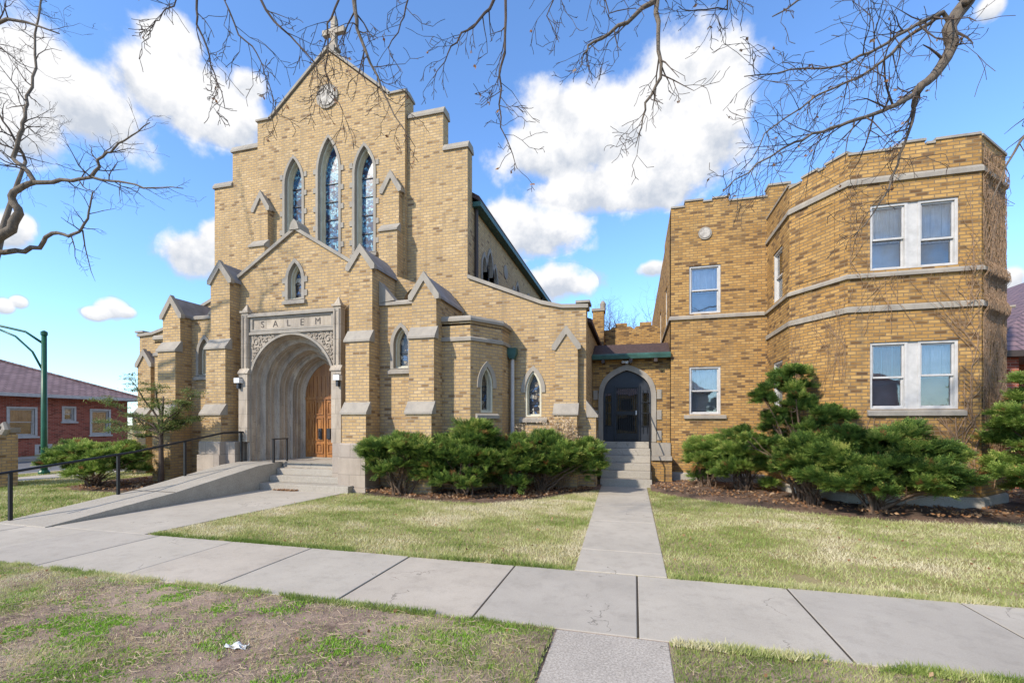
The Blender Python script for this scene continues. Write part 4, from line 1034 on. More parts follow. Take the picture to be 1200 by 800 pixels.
# side street at the left and main street behind the camera
sheet('side_street', R4(-30.2, -21.7, -60, 200), -.15, M['asphalt'])
sheet('main_street', R4(-200, 200, -14, -4.35), -.146, M['asphalt'])
sheet('far_verge', R4(-400, -30.4, -60, 200), -.012, M['lawn'])
mb = MB(); mb.box(-21.7, -21.5, -4.2, 200, -.3, .0); mb.box(-30.4, -30.2, -4.2, 200, -.3, .0); mb.box(-21.7, 60, -4.35, -4.2, -.3, .0)
tag(mb.build('kerb', M['conc']), kind='structure')
sheet('far_path', R4(-32.0, -30.5, -60, 200), -.004, M['conc'])
sheet('side_path', R4(-20.2, -18.7, 5.73, 60), -.004, M['conc'])
# pavement of separate flags with open joints
mb = MB(); js = [-21.3, -19.7, -18.2, -16.6, -15.05, -13.5, -12.0, -10.5, -9.0, -7.5, -6.02, -4.59, -3.0, -1.49, .035, 1.65, 3.24, 4.8, 6.4, 8.0, 9.6, 11.2, 12.8, 14.4, 16, 20, 30]
for k, (a, b) in enumerate(zip(js, js[1:])):
    dz = random.uniform(-.004, .004)
    mb.cm = (0, 1, 0, 2, 0, 2, 1)[k % 7]; mb.box(a+.009, b-.009, SY0+random.uniform(-.01, .01), SY1, -.12, .0+dz)
tag(mb.build('pavement', [M['conc'], M['conc_b'], M['conc_c']], bevel=.008), kind='structure')
sheet('joint_soil', R4(-21.3, 30, SY0+.02, SY1-.01), -.02+.013, M['joint'])
mb = MB()
yy = [5.74, 6.74, 8.77, 10.4, 12.2, 13.56]
for a, b in zip(yy, yy[1:]):
    l = lambda y: -.72-(y-5.7)*.028; r = lambda y: .385-(y-5.7)*.004
    mb.idx([(l(a+.008), a+.008, .0), (r(a+.008), a+.008, 0), (r(b-.008), b-.008, 0), (l(b-.008), b-.008, 0)]+[(l(a+.008), a+.008, -.1), (r(a+.008), a+.008, -.1), (r(b-.008), b-.008, -.1), (l(b-.008), b-.008, -.1)], [(0,1,2,3), (0,4,5,1), (1,5,6,2), (2,6,7,3), (3,7,4,0)])
tag(mb.build('garden_path', M['conc'], bevel=.006), kind='structure')
mb = MB(); mb.box(-.67, .28, 1.2, SY0-.02, -.1, -.001); mb.box(-.67, .28, -1.5, 1.18, -.1, -.001); mb.box(-.67, .28, -4.18, -1.52, -.1, -.001); tag(mb.build('parkway_path', M['conc2'], bevel=.006), kind='structure')
mb = MB(); mb.idx([(-10.0, 5.722, .002), (-7.85, 5.722, .002), (-7.35, 10.5, .002), (-10.0, 10.5, .002), (-10.0, 5.74, -.1), (-7.85, 5.74, -.1), (-7.35, 10.5, -.1), (-10.0, 10.5, -.1)], [(0,1,2,3), (0,4,5,1), (1,5,6,2), (2,6,7,3), (3,7,4,0)])
tag(mb.build('church_path', M['conc'], bevel=.006), kind='structure')
# planting beds, slightly mounded towards the walls
def bed(name, edge, back, z=.05):
    """edge: front polyline left to right, back: y of the wall side"""
    mb = MB(); n = len(edge); rows = 7; vs = []
    for i, (x, y) in enumerate(edge):
        for j in range(rows):
            t = j/(rows-1); yb = back; vs.append((x, y+(yb-y)*t, -.010+z*math.sin(math.pi/2*min(1, t*3))+.012*rng.normal()*(0 < t)))
    mb.idx(vs, [(i*rows+j, (i+1)*rows+j, (i+1)*rows+j+1, i*rows+j+1) for i in range(n-1) for j in range(rows-1)])
    return tag(mb.build(name, M['mulch'], recalc=False, smooth=True), kind='structure')
def smooth_edge(ctrl, step=.15):
    xs = np.arange(ctrl[0][0], ctrl[-1][0]+step, step); ys = np.interp(xs, [c[0] for c in ctrl], [c[1] for c in ctrl]); ys = ys+.05*np.sin(xs*5.1)+.03*np.sin(xs*11.7)
    return list(zip(xs.tolist(), ys.tolist()))
EL = [(-6.9, 10.45), (-6.2, 10.2), (-4.8, 9.95), (-3.4, 9.9), (-2.3, 10.7), (-1.5, 12.0), (-1.0, 12.6)]
ER = [(.45, 12.9), (1.2, 12.0), (2.4, 11.2), (3.6, 10.55), (4.8, 10.2), (6.2, 10.25), (7.4, 10.7), (9, 10.7), (13, 10.8), (18, 11)]
LW = [(-19.0, 8.5), (-16.5, 7.9), (-14.5, 8.2), (-12.6, 8.4), (-11.4, 8.4)]
bed('left_bed', smooth_edge(EL), 13.6); bed('right_bed', smooth_edge(ER), 15.2, .10)
bed('ramp_bed', smooth_edge([(-15.9, 9.4), (-14.6, 8.9), (-12.6, 8.9), (-11.36, 9.0)]), 12.95)
# ================================================================== VEGETATION
def at(x, y, t):
    """a spot at distance t along a line of sight, used to give limbs real places in the air"""
    a = R(15); c, s = math.cos(a), math.sin(a); u = (x-600)/533; v = (495-y)/533
    return Vector((t*(-s+c*u), t*(c+s*u), 1.85+t*v))
def vnoise(x, y, sc, seed):
    g = np.random.default_rng(seed).random((128, 128)); X = x*sc+1000.3; Y = y*sc+1000.7
    xi = np.floor(X).astype(int); yi = np.floor(Y).astype(int); fx = X-xi; fy = Y-yi; fx = fx*fx*(3-2*fx); fy = fy*fy*(3-2*fy)
    q = lambda a, b: g[a % 128, b % 128]
    return (q(xi, yi)*(1-fx)+q(xi+1, yi)*fx)*(1-fy)+(q(xi, yi+1)*(1-fx)+q(xi+1, yi+1)*fx)*fy
def fbm(x, y, sc, seed): return .5*vnoise(x, y, sc, seed)+.3*vnoise(x, y, sc*2.3, seed+1)+.2*vnoise(x, y, sc*5.1, seed+2)
def blades(name, label, n, box, mask, h, w, colf, mat, cat='grass', flat=False, seed=1):
    r = np.random.default_rng(seed); x = r.uniform(box[0], box[1], n); y = r.uniform(box[2], box[3], n)
    k = mask(x, y, r); x, y = x[k], y[k]; n = len(x)
    a = r.uniform(0, 2*math.pi, n); hh = h*r.uniform(.45, 1.3, n)*(.6+.8*fbm(x, y, 1.7, seed+40)); ww = w*r.uniform(.6, 1.3, n)
    lean = r.uniform(.2, 1.1, n)*hh; b = r.uniform(0, 2*math.pi, n)
    z = np.zeros(n)-.012+(.022 if box[3] < 4.2 and box[0] < -1 else 0)
    if flat: lean = hh; hh = hh*r.uniform(.02, .3, n)
    V = np.zeros((n, 3, 3)); V[:, 0] = np.c_[x-np.cos(a)*ww/2, y-np.sin(a)*ww/2, z]; V[:, 1] = np.c_[x+np.cos(a)*ww/2, y+np.sin(a)*ww/2, z]
    V[:, 2] = np.c_[x+np.cos(b)*lean, y+np.sin(b)*lean, z+hh+.004]
    c = np.clip(colf(x, y)+r.normal(0, .13, n), .01, .99)
    U = np.repeat(np.c_[c, np.zeros(n)], 3, axis=0)
    return tag(fast(name, V.reshape(-1, 3), np.arange(3*n).reshape(-1, 3), mat, U), label, cat, kind='stuff')
def yedge(E_): xs = [e[0] for e in E_]; ys = [e[1] for e in E_]; return lambda x: np.interp(x, xs, ys)
eL, eR = yedge(EL), yedge(ER)
def fade(x, y, r, d0, p=1.0): return r.random(len(x)) < np.clip(d0/np.hypot(x, y), 0, 1)**p
straw = lambda sd, bias: (lambda x, y: bias+1.5*(fbm(x, y*1.6, .9, sd)-.5)+.35*(fbm(x, y, 5, sd+9)-.5))
blades('lawn_grass', 'yellowish lawn between church walk and passage walk', 110000, (-7.9, -.7, 5.74, 13), lambda x, y, r: (x > -7.82+(y-5.74)*.1) & (x < -.72-(y-5.7)*.028) & (y < eL(x)+r.normal(0, .09, len(x))) & (fbm(x, y, 1.3, 3) > .2), 0.040, .010, straw(5, .58), M['grass'], seed=11)
blades('lawn_grass', 'yellow green lawn in front of the brick flats', 150000, (.39, 13, 5.75, 13), lambda x, y, r: (y < eR(x)+r.normal(0, .09, len(x))) & fade(x, y, r, 9) & (fbm(x, y, 1.3, 3) > .2), 0.040, .010, straw(8, .54), M['grass'], seed=12)
blades('lawn_grass', 'green lawn left of the ramp around the brick pier', 60000, (-21, -11.34, 5.76, 14), lambda x, y, r: (x < -11.34) & ~((x > -20.2) & (x < -18.7)) & ~((y > 8.9) & (x > -15.9)), .05, .016, straw(15, .38), M['grass'], seed=13)
blades('edge_grass', 'longer fringe of grass leaning over the far pavement edge', 16000, (-7.7, 9, 5.70, 5.84), lambda x, y, r: ((x < -.75) | (x > .4)) & (fbm(x, y, 2.2, 71) > .36), .060, .009, straw(72, .30), M['grass'], seed=18)
blades('edge_grass', 'ragged fringe of grass leaning over the near pavement edge', 22000, (-12, 6, 3.96, 4.085), lambda x, y, r: ((x < -.7) | (x > .31)) & (fbm(x, y, 1.6, 73) > .38), .045, .008, straw(74, .42), M['grass'], seed=19)
pd = lambda x, y: np.clip((fbm(x, y, .75, 21)-.47)*4, 0, 1)*.6+.05
edge_ = lambda y: np.clip((y-3.75)/.3, 0, 1)*.3
pm = lambda x0, x1: (lambda x, y, r: (x > x0) & (x < x1) & (r.random(len(x)) < np.clip(pd(x, y)+edge_(y)+np.clip((x+2.3)*.7, 0, .8)+np.clip((-5.4-x)*.9, 0, .9), 0, 1)))
blades('verge_grass', 'patchy grass verge left of the small parkway path', 170000, (-12, -.68, 2.0, 4.05), pm(-13, -.68), .028, .0065, straw(22, .5), M['grass'], seed=14)
blades('verge_grass', 'grass verge right of the small parkway path', 75000, (.29, 6, 2.1, 4.08), pm(.29, 7), .036, .0068, straw(25, .52), M['grass'], seed=15)
blades('clover_weeds', 'bright green clumps of weeds in the bare verge', 110000, (-9, -.75, 2.0, 4.0), lambda x, y, r: (fbm(x, y, 3.1, 33) > .585+.085*r.normal(size=len(x))) & (x > -6.5) | (r.random(len(x)) < .02), .020, .017, lambda x, y: .4+0*x, M['weeds'], cat='weeds', seed=16)
blades('dry_clippings', 'tangle of dry straw lying on the bare verge', 42000, (-9, 5, 2.0, 4.03), lambda x, y, r: ((x < -.7) | (x > .3)) & (fbm(x, y, 1.2, 52) > .4-.0*x) & (r.random(len(x)) < np.where(x > 0, .25, .85)), .075, .006, lambda x, y: .2+.9*fbm(x, y, 2, 61), M['straw'], cat='straw', flat=True, seed=17)
mb = MB(); rs_ = random.Random(77)
for k in range(1500):
    x = rs_.uniform(-6.2, -.8); y = rs_.uniform(2.05, 3.95); a = rs_.uniform(0, 6.28); L = rs_.uniform(.04, .16); c = rs_.gauss(0, 1.2)
    z = .028; pts = []
    for i in range(5): pts.append((x, y, z+rs_.uniform(0, .018))); x += math.cos(a)*L/4; y += math.sin(a)*L/4; a += c*.3
    if y < 4.0: mb.tube(pts, [.0024, .0022, .002, .0016, .001], 3, cap=False)
tag(mb.build('dry_runners', plain('straw_runner', (.55,.43,.29), .8, scale=20, amt=.5, bump=0), recalc=False), 'pale dead runners tangled over the bare verge', 'straw', kind='stuff')
def leaves(name, label, n, box, mask, sz, z0, seed):
    r = np.random.default_rng(seed); x = r.uniform(box[0], box[1], n); y = r.uniform(box[2], box[3], n); k = mask(x, y, r); x, y = x[k], y[k]; n = len(x)
    c = np.c_[x, y, np.full(n, z0)+r.uniform(0, .03, n)]; a = r.normal(size=(n, 3)); a[:, 2] *= .45; a /= np.linalg.norm(a, axis=1)[:, None]; b = np.cross(a, r.normal(size=(n, 3))*[.4, .4, 1]); b /= np.linalg.norm(b, axis=1)[:, None]
    s = (sz*r.uniform(.5, 1.3, n))[:, None]; V = np.stack([c-a*s, c-b*s*.6, c+a*s, c+b*s*.6], 1)
    V[:, :, 2] = np.maximum(V[:, :, 2], z0-.01)
    U = np.repeat(np.c_[r.random(n), np.zeros(n)], 4, axis=0)
    return tag(fast(name, V.reshape(-1, 3), np.arange(4*n).reshape(-1, 4), M['litter'], U), label, 'fallen leaves', kind='stuff')
leaves('fallen_leaves', 'brown leaves under the yews by the church wall', 6500, (-7, -1, 9.9, 13), lambda x, y, r: (y > eL(x)+.12) & ((fbm(x, y, 1.5, 3) > .42) | (r.random(len(x)) < .15)), .038, .045, 21)
leaves('fallen_leaves', 'brown leaves under the yews by the flats', 9000, (.5, 13, 10, 14.8), lambda x, y, r: (y > eR(x)+.1) & ((fbm(x, y, 1.5, 5) > .42) | (r.random(len(x)) < .15)), .038, .09, 22)
leaves('fallen_leaves', 'brown leaves in the bed behind the ramp', 1500, (-15.5, -11.4, 9, 12), lambda x, y, r: y > 9.0, .04, .04, 23)
leaves('fallen_leaves', 'stray dry leaves on the lawns and verge', 1500, (-9, 9, 2.3, 10), lambda x, y, r: (((x < -.8) & (x > -7.6)) | (x > .45)) & ~((y > 4.0) & (y < 5.75)) & (r.random(len(x)) < np.where(y > 5.7, .6, 1)), .022, .012, 24)
leaves('fallen_leaves', 'small heap of brown leaves against the lowest portal step', 260, (-9.55, -8.75, 10.28, 10.38), lambda x, y, r: r.random(len(x)) < 1-.8*abs((x+9.15)/.42), .035, .012, 25)
leaves('fallen_leaves', 'small heap of brown leaves beside the passage steps', 420, (.56, 1.05, 13.7, 14.3), lambda x, y, r: y > 13.5, .04, .02, 26)

def bush(name, label, base, c, ax, ay, z0, z1, pads, sprays, mat, seed, group=None, loose=.35, padr=(.26, .5), stems=9, cat='yew shrub', rimdrop=.55, leaf=.055):
    r = np.random.default_rng(seed); root = empty(name, (base[0], base[1], 0), label, cat, group)
    P = []
    k = 0
    while len(P) < pads and k < 4000:
        k += 1; u, v = r.uniform(-1, 1, 2); q = math.hypot(u, v)
        if q > 1: continue
        lvl = r.random()
        top = z1-(z1-z0)*rimdrop*q**2.2
        zc = z0+(top-z0)*(1-(1-lvl**.55)*.85)
        pr = r.uniform(*padr)*(1-.25*q)
        P.append((c[0]+u*(ax-pr*.5), c[1]+v*(ay-pr*.5), zc-pr*.3, pr, pr*.92, pr*r.uniform(.34, .55), r.uniform(-.12, .12)))
    Vs = []; Us = []
    per = sprays//len(P)
    for (x, y, z, a, b, h, tone) in P:
        nt = max(6, per//16); dt = r.normal(size=(nt, 3)); dt[:, 2] = np.abs(dt[:, 2])*1.15-.35; dt /= np.linalg.norm(dt, axis=1)[:, None]
        rt_ = r.uniform(.6, 1.12, nt); tt = r.normal(0, .16, nt); ti = r.integers(0, nt, per)
        d = dt[ti]+r.normal(0, .13, (per, 3)); d /= np.linalg.norm(d, axis=1)[:, None]
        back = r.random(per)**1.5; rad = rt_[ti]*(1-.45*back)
        lump = 1+.28*np.sin(d[:, 0]*7+x*9)*np.cos(d[:, 1]*6+y*7)
        p = np.c_[x+d[:, 0]*a*rad*lump, y+d[:, 1]*b*rad*lump, z+d[:, 2]*h*rad*lump]
        o = np.c_[p[:, 0]-base[0], p[:, 1]-base[1], np.full(per, .25)+.5*d[:, 2]]; o /= np.linalg.norm(o, axis=1)[:, None]
        ax_ = o*.6+dt[ti]*.8+r.normal(0, .28, (per, 3))+np.array([0, 0, .15]); ax_ /= np.linalg.norm(ax_, axis=1)[:, None]
        side = np.cross(ax_, np.c_[r.normal(0, .4, per), r.normal(0, .4, per), np.ones(per)]); side /= np.linalg.norm(side, axis=1)[:, None]
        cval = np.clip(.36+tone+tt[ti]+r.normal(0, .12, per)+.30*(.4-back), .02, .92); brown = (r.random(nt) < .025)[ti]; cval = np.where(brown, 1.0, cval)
        L = leaf*r.uniform(1.4, 2.6, per)
        for t in range(6):
            f = t/5; sg = 1 if t % 2 else -1
            q = p+ax_*(L*f)[:, None]; ln = leaf*(1.15-.6*f)
            if t == 5: tip = q+ax_*ln; s2 = side
            else: tip = q+(side*sg*.85+ax_*.6)*ln+r.normal(0, .006, (per, 3)); s2 = ax_
            w = leaf*.22
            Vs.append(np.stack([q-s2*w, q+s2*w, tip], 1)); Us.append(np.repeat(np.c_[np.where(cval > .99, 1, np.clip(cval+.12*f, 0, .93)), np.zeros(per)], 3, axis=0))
    V = np.concatenate(Vs).reshape(-1, 3); U = np.concatenate(Us)
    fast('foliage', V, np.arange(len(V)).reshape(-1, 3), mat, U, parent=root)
    mb = MB(); rr = random.Random(seed); sel = rr.sample(P, min(len(P), stems*3))
    for i, (x, y, z, a, b, h, tone) in enumerate(sel):
        bx, by = base[0]+rr.gauss(0, .09), base[1]+rr.gauss(0, .07)
        pts = []; n = 8; off = Vector((rr.gauss(0, .1), rr.gauss(0, .1), 0)); r0 = rr.uniform(.02, .042) if i < stems else rr.uniform(.008, .018)
        for j in range(n+1):
            t = j/n; e = t**1.25
            pts.append((bx+(x-bx)*e+off.x*math.sin(t*6)*.5+rr.gauss(0, .012), by+(y-by)*e+off.y*math.sin(t*5)*.5, -.02+(z-.02)*(t**.85)+rr.gauss(0, .01)))
        mb.tube(pts, [r0*(1-.7*j/n) for j in range(n+1)], 6)
        for m_ in range(5):      # bare inner side twigs
            j = rr.randint(2, n-1); p = Vector(pts[j]); d = Vector((rr.gauss(0, 1), rr.gauss(0, 1), rr.uniform(-.2, .9))).normalized()
            mb.tube([p, p+d*.12+Vector((0, 0, rr.gauss(0, .02))), p+d*.28], [r0*.3, r0*.22, .002], 4)
    mb.build('stems', M['yewbark'], root, recalc=False)
    return root
g1 = 'dark green yews along the church wall'
bush('yew_shrub', 'spreading green yew with bare twisted stems beside the stone portal plinth', (-5.75, 10.45), (-5.8, 10.5), 1.15, .75, .55, 1.62, 34, 22000, M['yew'], 31, g1, rimdrop=.30)
bush('yew_shrub', 'tallest middle yew in front of the canted church stair bay', (-4.1, 10.75), (-4.2, 10.75), 1.35, .7, .2, 1.90, 54, 34000, M['yew'], 32, g1, rimdrop=.45)
bush('yew_shrub', 'wide flat topped yew below the right church window by the white downpipe', (-2.35, 11.9), (-2.2, 11.95), 1.62, .65, .25, 1.62, 54, 34000, M['yew'], 33, g1, rimdrop=.25)
bush('yew_shrub', 'small yew filling the gap behind the wide church yew', (-3.2, 11.25), (-3.1, 11.3), .95, .6, .25, 1.52, 22, 14000, M['yew'], 43, g1, rimdrop=.4)
g2 = 'green yews in front of the brick flats'
bush('yew_shrub', 'small rounded yew under the lower left flat window', (1.95, 13.6), (1.95, 13.6), .62, .5, .15, 1.65, 24, 16000, M['yew2'], 34, g2, rimdrop=.4, padr=(.22, .4))
bush('yew_shrub', 'medium yew between the small rounded yew and the tall one', (2.75, 13.0), (2.7, 13.0), .75, .6, .2, 1.72, 28, 19000, M['yew2'], 35, g2, rimdrop=.4)
bush('yew_tree', 'tall open yew with tiered branches before the canted bay', (3.72, 11.75), (3.62, 11.85), 1.3, .65, 1.2, 3.25, 44, 20000, M['yew'], 36, g2, rimdrop=.75, padr=(.14, .32), stems=9, cat='yew tree')
bush('yew_shrub', 'largest spreading yew in front of the bay windows', (4.72, 10.75), (4.85, 10.8), 1.7, .85, .26, 1.95, 70, 46000, M['yew'], 37, g2, rimdrop=.5)
bush('yew_shrub', 'low yew skirt at the foot of the tall open yew', (3.75, 11.3), (3.75, 11.3), .8, .55, .35, 1.75, 22, 15000, M['yew'], 44, g2, rimdrop=.4)
bush('yew_shrub', 'pale green yew at the right corner of the flats', (7.9, 10.9), (7.95, 10.85), 1.4, .8, .25, 3.25, 56, 40000, M['yew2'], 38, g2, rimdrop=.55)
bush('yew_shrub', 'dark clipped shrub behind the pale yew at the corner', (8.35, 12.4), (8.4, 12.4), .4, .35, .7, 2.35, 12, 7000, M['yew'], 39, g2, padr=(.2, .32))
bush('yew_shrub', 'dark bushy yew on the lawn between ramp and side street', (-14.9, 9.5), (-15.0, 9.6), 1.75, 1.0, .3, 1.36, 44, 26000, M['yew2'], 40, None, rimdrop=.35)
# sparse small tree by the ramp
jt = empty('young_tree', (-13.1, 10.0, 0), 'small sparse evergreen tree with flat tiered branches beside the ramp', 'tree')
mb = MB(); rj = random.Random(8)
mb.tube([(-13.1, 10, -.05), (-13.09, 10, .7), (-13.13, 10.02, 1.5), (-13.05, 10.0, 2.1), (-13.0, 10.0, 2.6)], [.085, .065, .055, .035, .015], 8)
mb.tube([(-13.14, 10.05, -.05), (-13.25, 10.08, .7), (-13.3, 10.1, 1.3)], [.035, .025, .015], 6)
tips = []
for (dx, dy, dz, z0) in ((-2.0, -.3, .95, 1.55), (-1.5, .3, .55, 1.45), (-1.0, -.1, 1.35, 1.7), (1.1, -.1, .75, 1.6), (1.55, -.3, .95, 1.65), (.5, .3, .35, 1.5), (-2.3, .1, .35, 1.5), (-1.1, -.4, .25, 1.35), (1.0, .2, .3, 1.6), (-.5, .2, 1.0, 1.9)):
    b = Vector((-13.1, 10, z0)); pts = [b+Vector((dx, dy, 0))*t+Vector((0, 0, dz*t**.8+.05*math.sin(t*9))) for t in np.linspace(0, 1, 8)]
    mb.tube(pts, [.03*(1-.8*i/7)+.003 for i in range(8)], 5); 
    for i in range(2, 8):
        for q in range(3): tips.append(pts[i]+Vector((rj.gauss(0, .12), rj.gauss(0, .12), rj.gauss(.04, .04))))
mb.build('trunk', M['bark2'], jt, recalc=False, smooth=True)
Vs = []; Us = []
for p in tips:
    for k in range(60):
        q = p+Vector((rj.gauss(0, .12), rj.gauss(0, .08), rj.gauss(0, .025))); d = Vector((rj.gauss(-.2, 1), rj.gauss(0, 1), rj.gauss(.1, .35))).normalized()*rj.uniform(.06, .12); e = Vector((-d.y, d.x, rj.gauss(0, .02))).normalized()*.014
        Vs += [q-e, q+e, q+d]; c = rj.random(); Us += [(c, 0)]*3
fast('crown', np.array(Vs), np.arange(len(Vs)).reshape(-1, 3), M['juniper'], np.array(Us), parent=jt)
# dry brown perennial behind the wide yew
dp_ = empty('withered_shrub', (-2.25, 12.55, 0), 'withered tan leaved shrub against the church wall below the white capped buttress', 'shrub')
mb = MB(); Vs = []; Us = []
for k in range(46):
    x = -2.25+rj.uniform(-.85, .85); y = 12.4+rj.uniform(-.15, .1); h = rj.uniform(1.6, 2.12)-.25*abs(x+2.1); pts = [(x*.5-1.1+.0, y, 0), (x*.9-.2, y, h*.55), (x+rj.gauss(0, .08), y+rj.gauss(0, .05), h)]
    mb.tube(pts, [.009, .006, .003], 4)
    for q in range(26):
        t = rj.uniform(.72, 1.02); p = Vector(pts[1]).lerp(Vector(pts[2]), (t-.5)*2 if t > .5 else 0)+Vector((rj.gauss(0, .07), rj.gauss(0, .05), rj.gauss(0, .05)))
        d = Vector((rj.gauss(0, 1), rj.gauss(0, 1), rj.gauss(-.3, 1))).normalized()*rj.uniform(.03, .065); e = d.cross(Vector((rj.gauss(0, 1), 1, rj.gauss(0, 1)))).normalized()*.018
        Vs += [p-e, p+e, p+d]; Us += [(rj.uniform(.5, 1), 0)]*3
mb.build('stems', M['vine'], dp_, recalc=False)
fast('leaves', np.array(Vs), np.arange(len(Vs)).reshape(-1, 3), M['straw'], np.array(Us), parent=dp_)
# crumpled plastic wrapper on the verge
mb = MB(); rw = random.Random(2); n, m_ = 9, 6; vs = []
for i in range(n):
    for j in range(m_): vs.append((-3.22+.022*i+rw.gauss(0, .003), 2.95+.014*j+.006*i*.5, .02+rw.uniform(0, .028)+.02*math.sin(i*1.3)*math.sin(j*1.1)))
mb.idx(vs, [(i*m_+j, (i+1)*m_+j, (i+1)*m_+j+1, i*m_+j+1) for i in range(n-1) for j in range(m_-1)])
wr = mb.build('plastic_wrapper', M['trash'], loc=(-3.15, 3.0, .01), recalc=False); md = wr.modifiers.new('t', 'SOLIDIFY'); md.thickness = .003
tag(wr, 'small crumpled clear plastic wrapper lying on the bare verge', 'litter')

# ------------------------------------------------------------------ bare trees
def grow(mb, p, d, L, r, depth, rr, droop=0.0, tips=None, wander=.2, fork=.75):
    n = max(3, int(L/.16)); n = min(n, 8); pts = [p.copy()]; rad = [r]; cur = p.copy(); dd = d.normalized(); st = L/n
    for i in range(n):
        dd = (dd+Vector((rr.gauss(0, wander), rr.gauss(0, wander), rr.gauss(0, wander)-droop))).normalized(); cur = cur+dd*st; pts.append(cur.copy()); rad.append(max(.0030, r*(1-.7*(i+1)/n)))
        if depth > 0 and i < n-0 and rr.random() < fork:
            sd = dd.cross(Vector((rr.gauss(0, 1), rr.gauss(0, 1), rr.gauss(0, 1)))).normalized()
            grow(mb, cur, (dd*.75+sd*rr.uniform(.5, 1.0)), L*rr.uniform(.38, .66), max(.0024, rad[-1]*.72), depth-1, rr, droop, tips, wander, fork)
    mb.tube(pts, rad, 4 if r < .012 else 5, cap=False)
    if tips is not None: tips.append(cur)
def along(mb, pts, radii, rr, step, L, depth, droop, tips, fork=.7, start=0.0, up=0):
    """side branches along a limb"""
    acc = 0
    for i in range(len(pts)-1):
        a, b = pts[i], pts[i+1]; seg = (b-a).length; k = max(1, int(seg/step))
        for j in range(k):
            t = (j+rr.random())/k; f = (i+t)/(len(pts)-1)
            if f < start: continue
            p = a.lerp(b, t); d = (b-a).normalized(); sd = d.cross(Vector((rr.gauss(0, 1), rr.gauss(0, 1), rr.gauss(0, 1)))).normalized()
            r = (radii[i]*(1-t)+radii[i+1]*t)
            grow(mb, p, d*.6+sd*rr.uniform(.6, 1.0)+Vector((0, 0, up)), L*rr.uniform(.5, 1.2)*(1.15-.5*f), min(r*.5, .012+r*.12), depth, rr, droop, tips, fork=fork)
def wob(pts, rr, k=3, amt=.03):
    """resample with small kinks"""
    out = []
    for i in range(len(pts)-1):
        for j in range(k):
            t = j/k; p = pts[i].lerp(pts[i+1], t)
            if i or j: p = p+Vector((rr.gauss(0, amt), rr.gauss(0, amt), rr.gauss(0, amt)))
            out.append(p)
    out.append(pts[-1]); return out
def limb(mb, pts, r0, r1, rr, sides=8, amt=.02, k=3):
    q = wob(pts, rr, k, amt); n = len(q)
    rad = [r0+(r1-r0)*(i/(n-1))**.8 for i in range(n)]; mb.tube(q, rad, sides, cap=True); return q, rad
def leafbits(root, tips, rr, n):
    Vs = []; Us = []
    for p in rr.sample(tips, min(n, len(tips))):
        for s in range(2):
            d = Vector((rr.gauss(0, 1), rr.gauss(0, 1), -abs(rr.gauss(.8, .5)))).normalized()*rr.uniform(.03, .055); e = d.cross(Vector((rr.gauss(0, 1), rr.gauss(0, 1), .2))).normalized()*.016; q = p+d*.4
            Vs += [p, q-e, p+d, q+e]; Us += [(rr.random(), 0)]*4
    fast('withered_leaves', np.array(Vs), np.arange(len(Vs)).reshape(-1, 4), M['litter'], np.array(Us), parent=root)

# left tree
rt = random.Random(41)
TA = empty('street_tree', (-20, 9, 0), 'bare tree reaching crooked limbs in from the left of the church', 'bare tree')
mb = MB(); base = Vector((-20, 9, -.05)); fk = Vector((-19.6, 9.0, 4.3))
limb(mb, [base, Vector((-19.95, 9, 1.0)), Vector((-19.8, 9.05, 2.8)), fk], .36, .27, rt, 12)
T = 11.5
l1 = [fk, Vector((-18.2, 8.6, 5.3)), at(-25, 296, T), at(14, 268, T), at(23, 250, T), at(13, 234, T), at(20, 222, T), at(40, 214, T)]
q1, r1_ = limb(mb, l1, .15, .06, rt, 10, .015, 3)
l2 = [at(40, 214, T), at(30, 198, T+.1), at(14, 186, T+.2), at(25, 158, T+.3), at(31, 138, T+.4), at(34, 115, T+.6), at(44, 80, T+.8), at(40, 40, T+1), at(50, -20, T+1.4)]
q2, r2_ = limb(mb, l2, .062, .02, rt, 8, .02)
l3 = [at(40, 214, T), at(70, 212, T), at(107, 208, T-.1), at(140, 212, T-.2), at(170, 220, T-.3), at(215, 221, T-.4)]
q3, r3_ = limb(mb, l3, .058, .010, rt, 8, .02)
l4 = [Vector((-18.4, 8.6, 5.1)), at(-30, 294, T+.3), at(20, 296, T+.3), at(46, 289, T+.3), at(62, 273, T+.2), at(82, 277, T+.1), at(97, 270, T), at(105, 250, T), at(109, 225, T)]
q4, r4_ = limb(mb, l4, .085, .016, rt, 8, .02)
l5 = [at(107, 208, T-.1), at(118, 188, T-.1), at(130, 176, T-.2), at(155, 160, T-.3), at(176, 144, T-.4)]
q5, r5_ = limb(mb, l5, .045, .010, rt, 7, .02)
l6 = [at(-10, 292, T), at(-60, 150, T-.6), at(-40, 60, T-1), at(10, 20, T-1.2), at(70, 40, T-1.3)]
q6, r6_ = limb(mb, l6, .12, .012, rt, 7, .05)
l7 = [Vector((-19.7, 9, 4.1)), Vector((-20.6, 9.8, 6)), Vector((-21, 10.6, 8.5)), Vector((-20.6, 11, 11))]; limb(mb, l7, .2, .05, rt, 8, .05)
mb.build('trunk', M['bark'], TA, recalc=False, smooth=True)
mb = MB(); tips = []
along(mb, q2, r2_, rt, .2, 1.1, 3, -.01, tips, start=.05); along(mb, q3, r3_, rt, .3, .85, 2, -.02, tips, start=.2); along(mb, q4, r4_, rt, .3, .8, 2, 0, tips, start=.62)
along(mb, q5, r5_, rt, .22, .75, 2, -.04, tips); along(mb, q6, r6_, rt, .24, 1.1, 3, .0, tips, start=.3)
along(mb, [at(97, 270, T), at(100, 290, T), at(107, 318, T)], [.02, .012, .004], rt, .3, .4, 2, .02, tips)
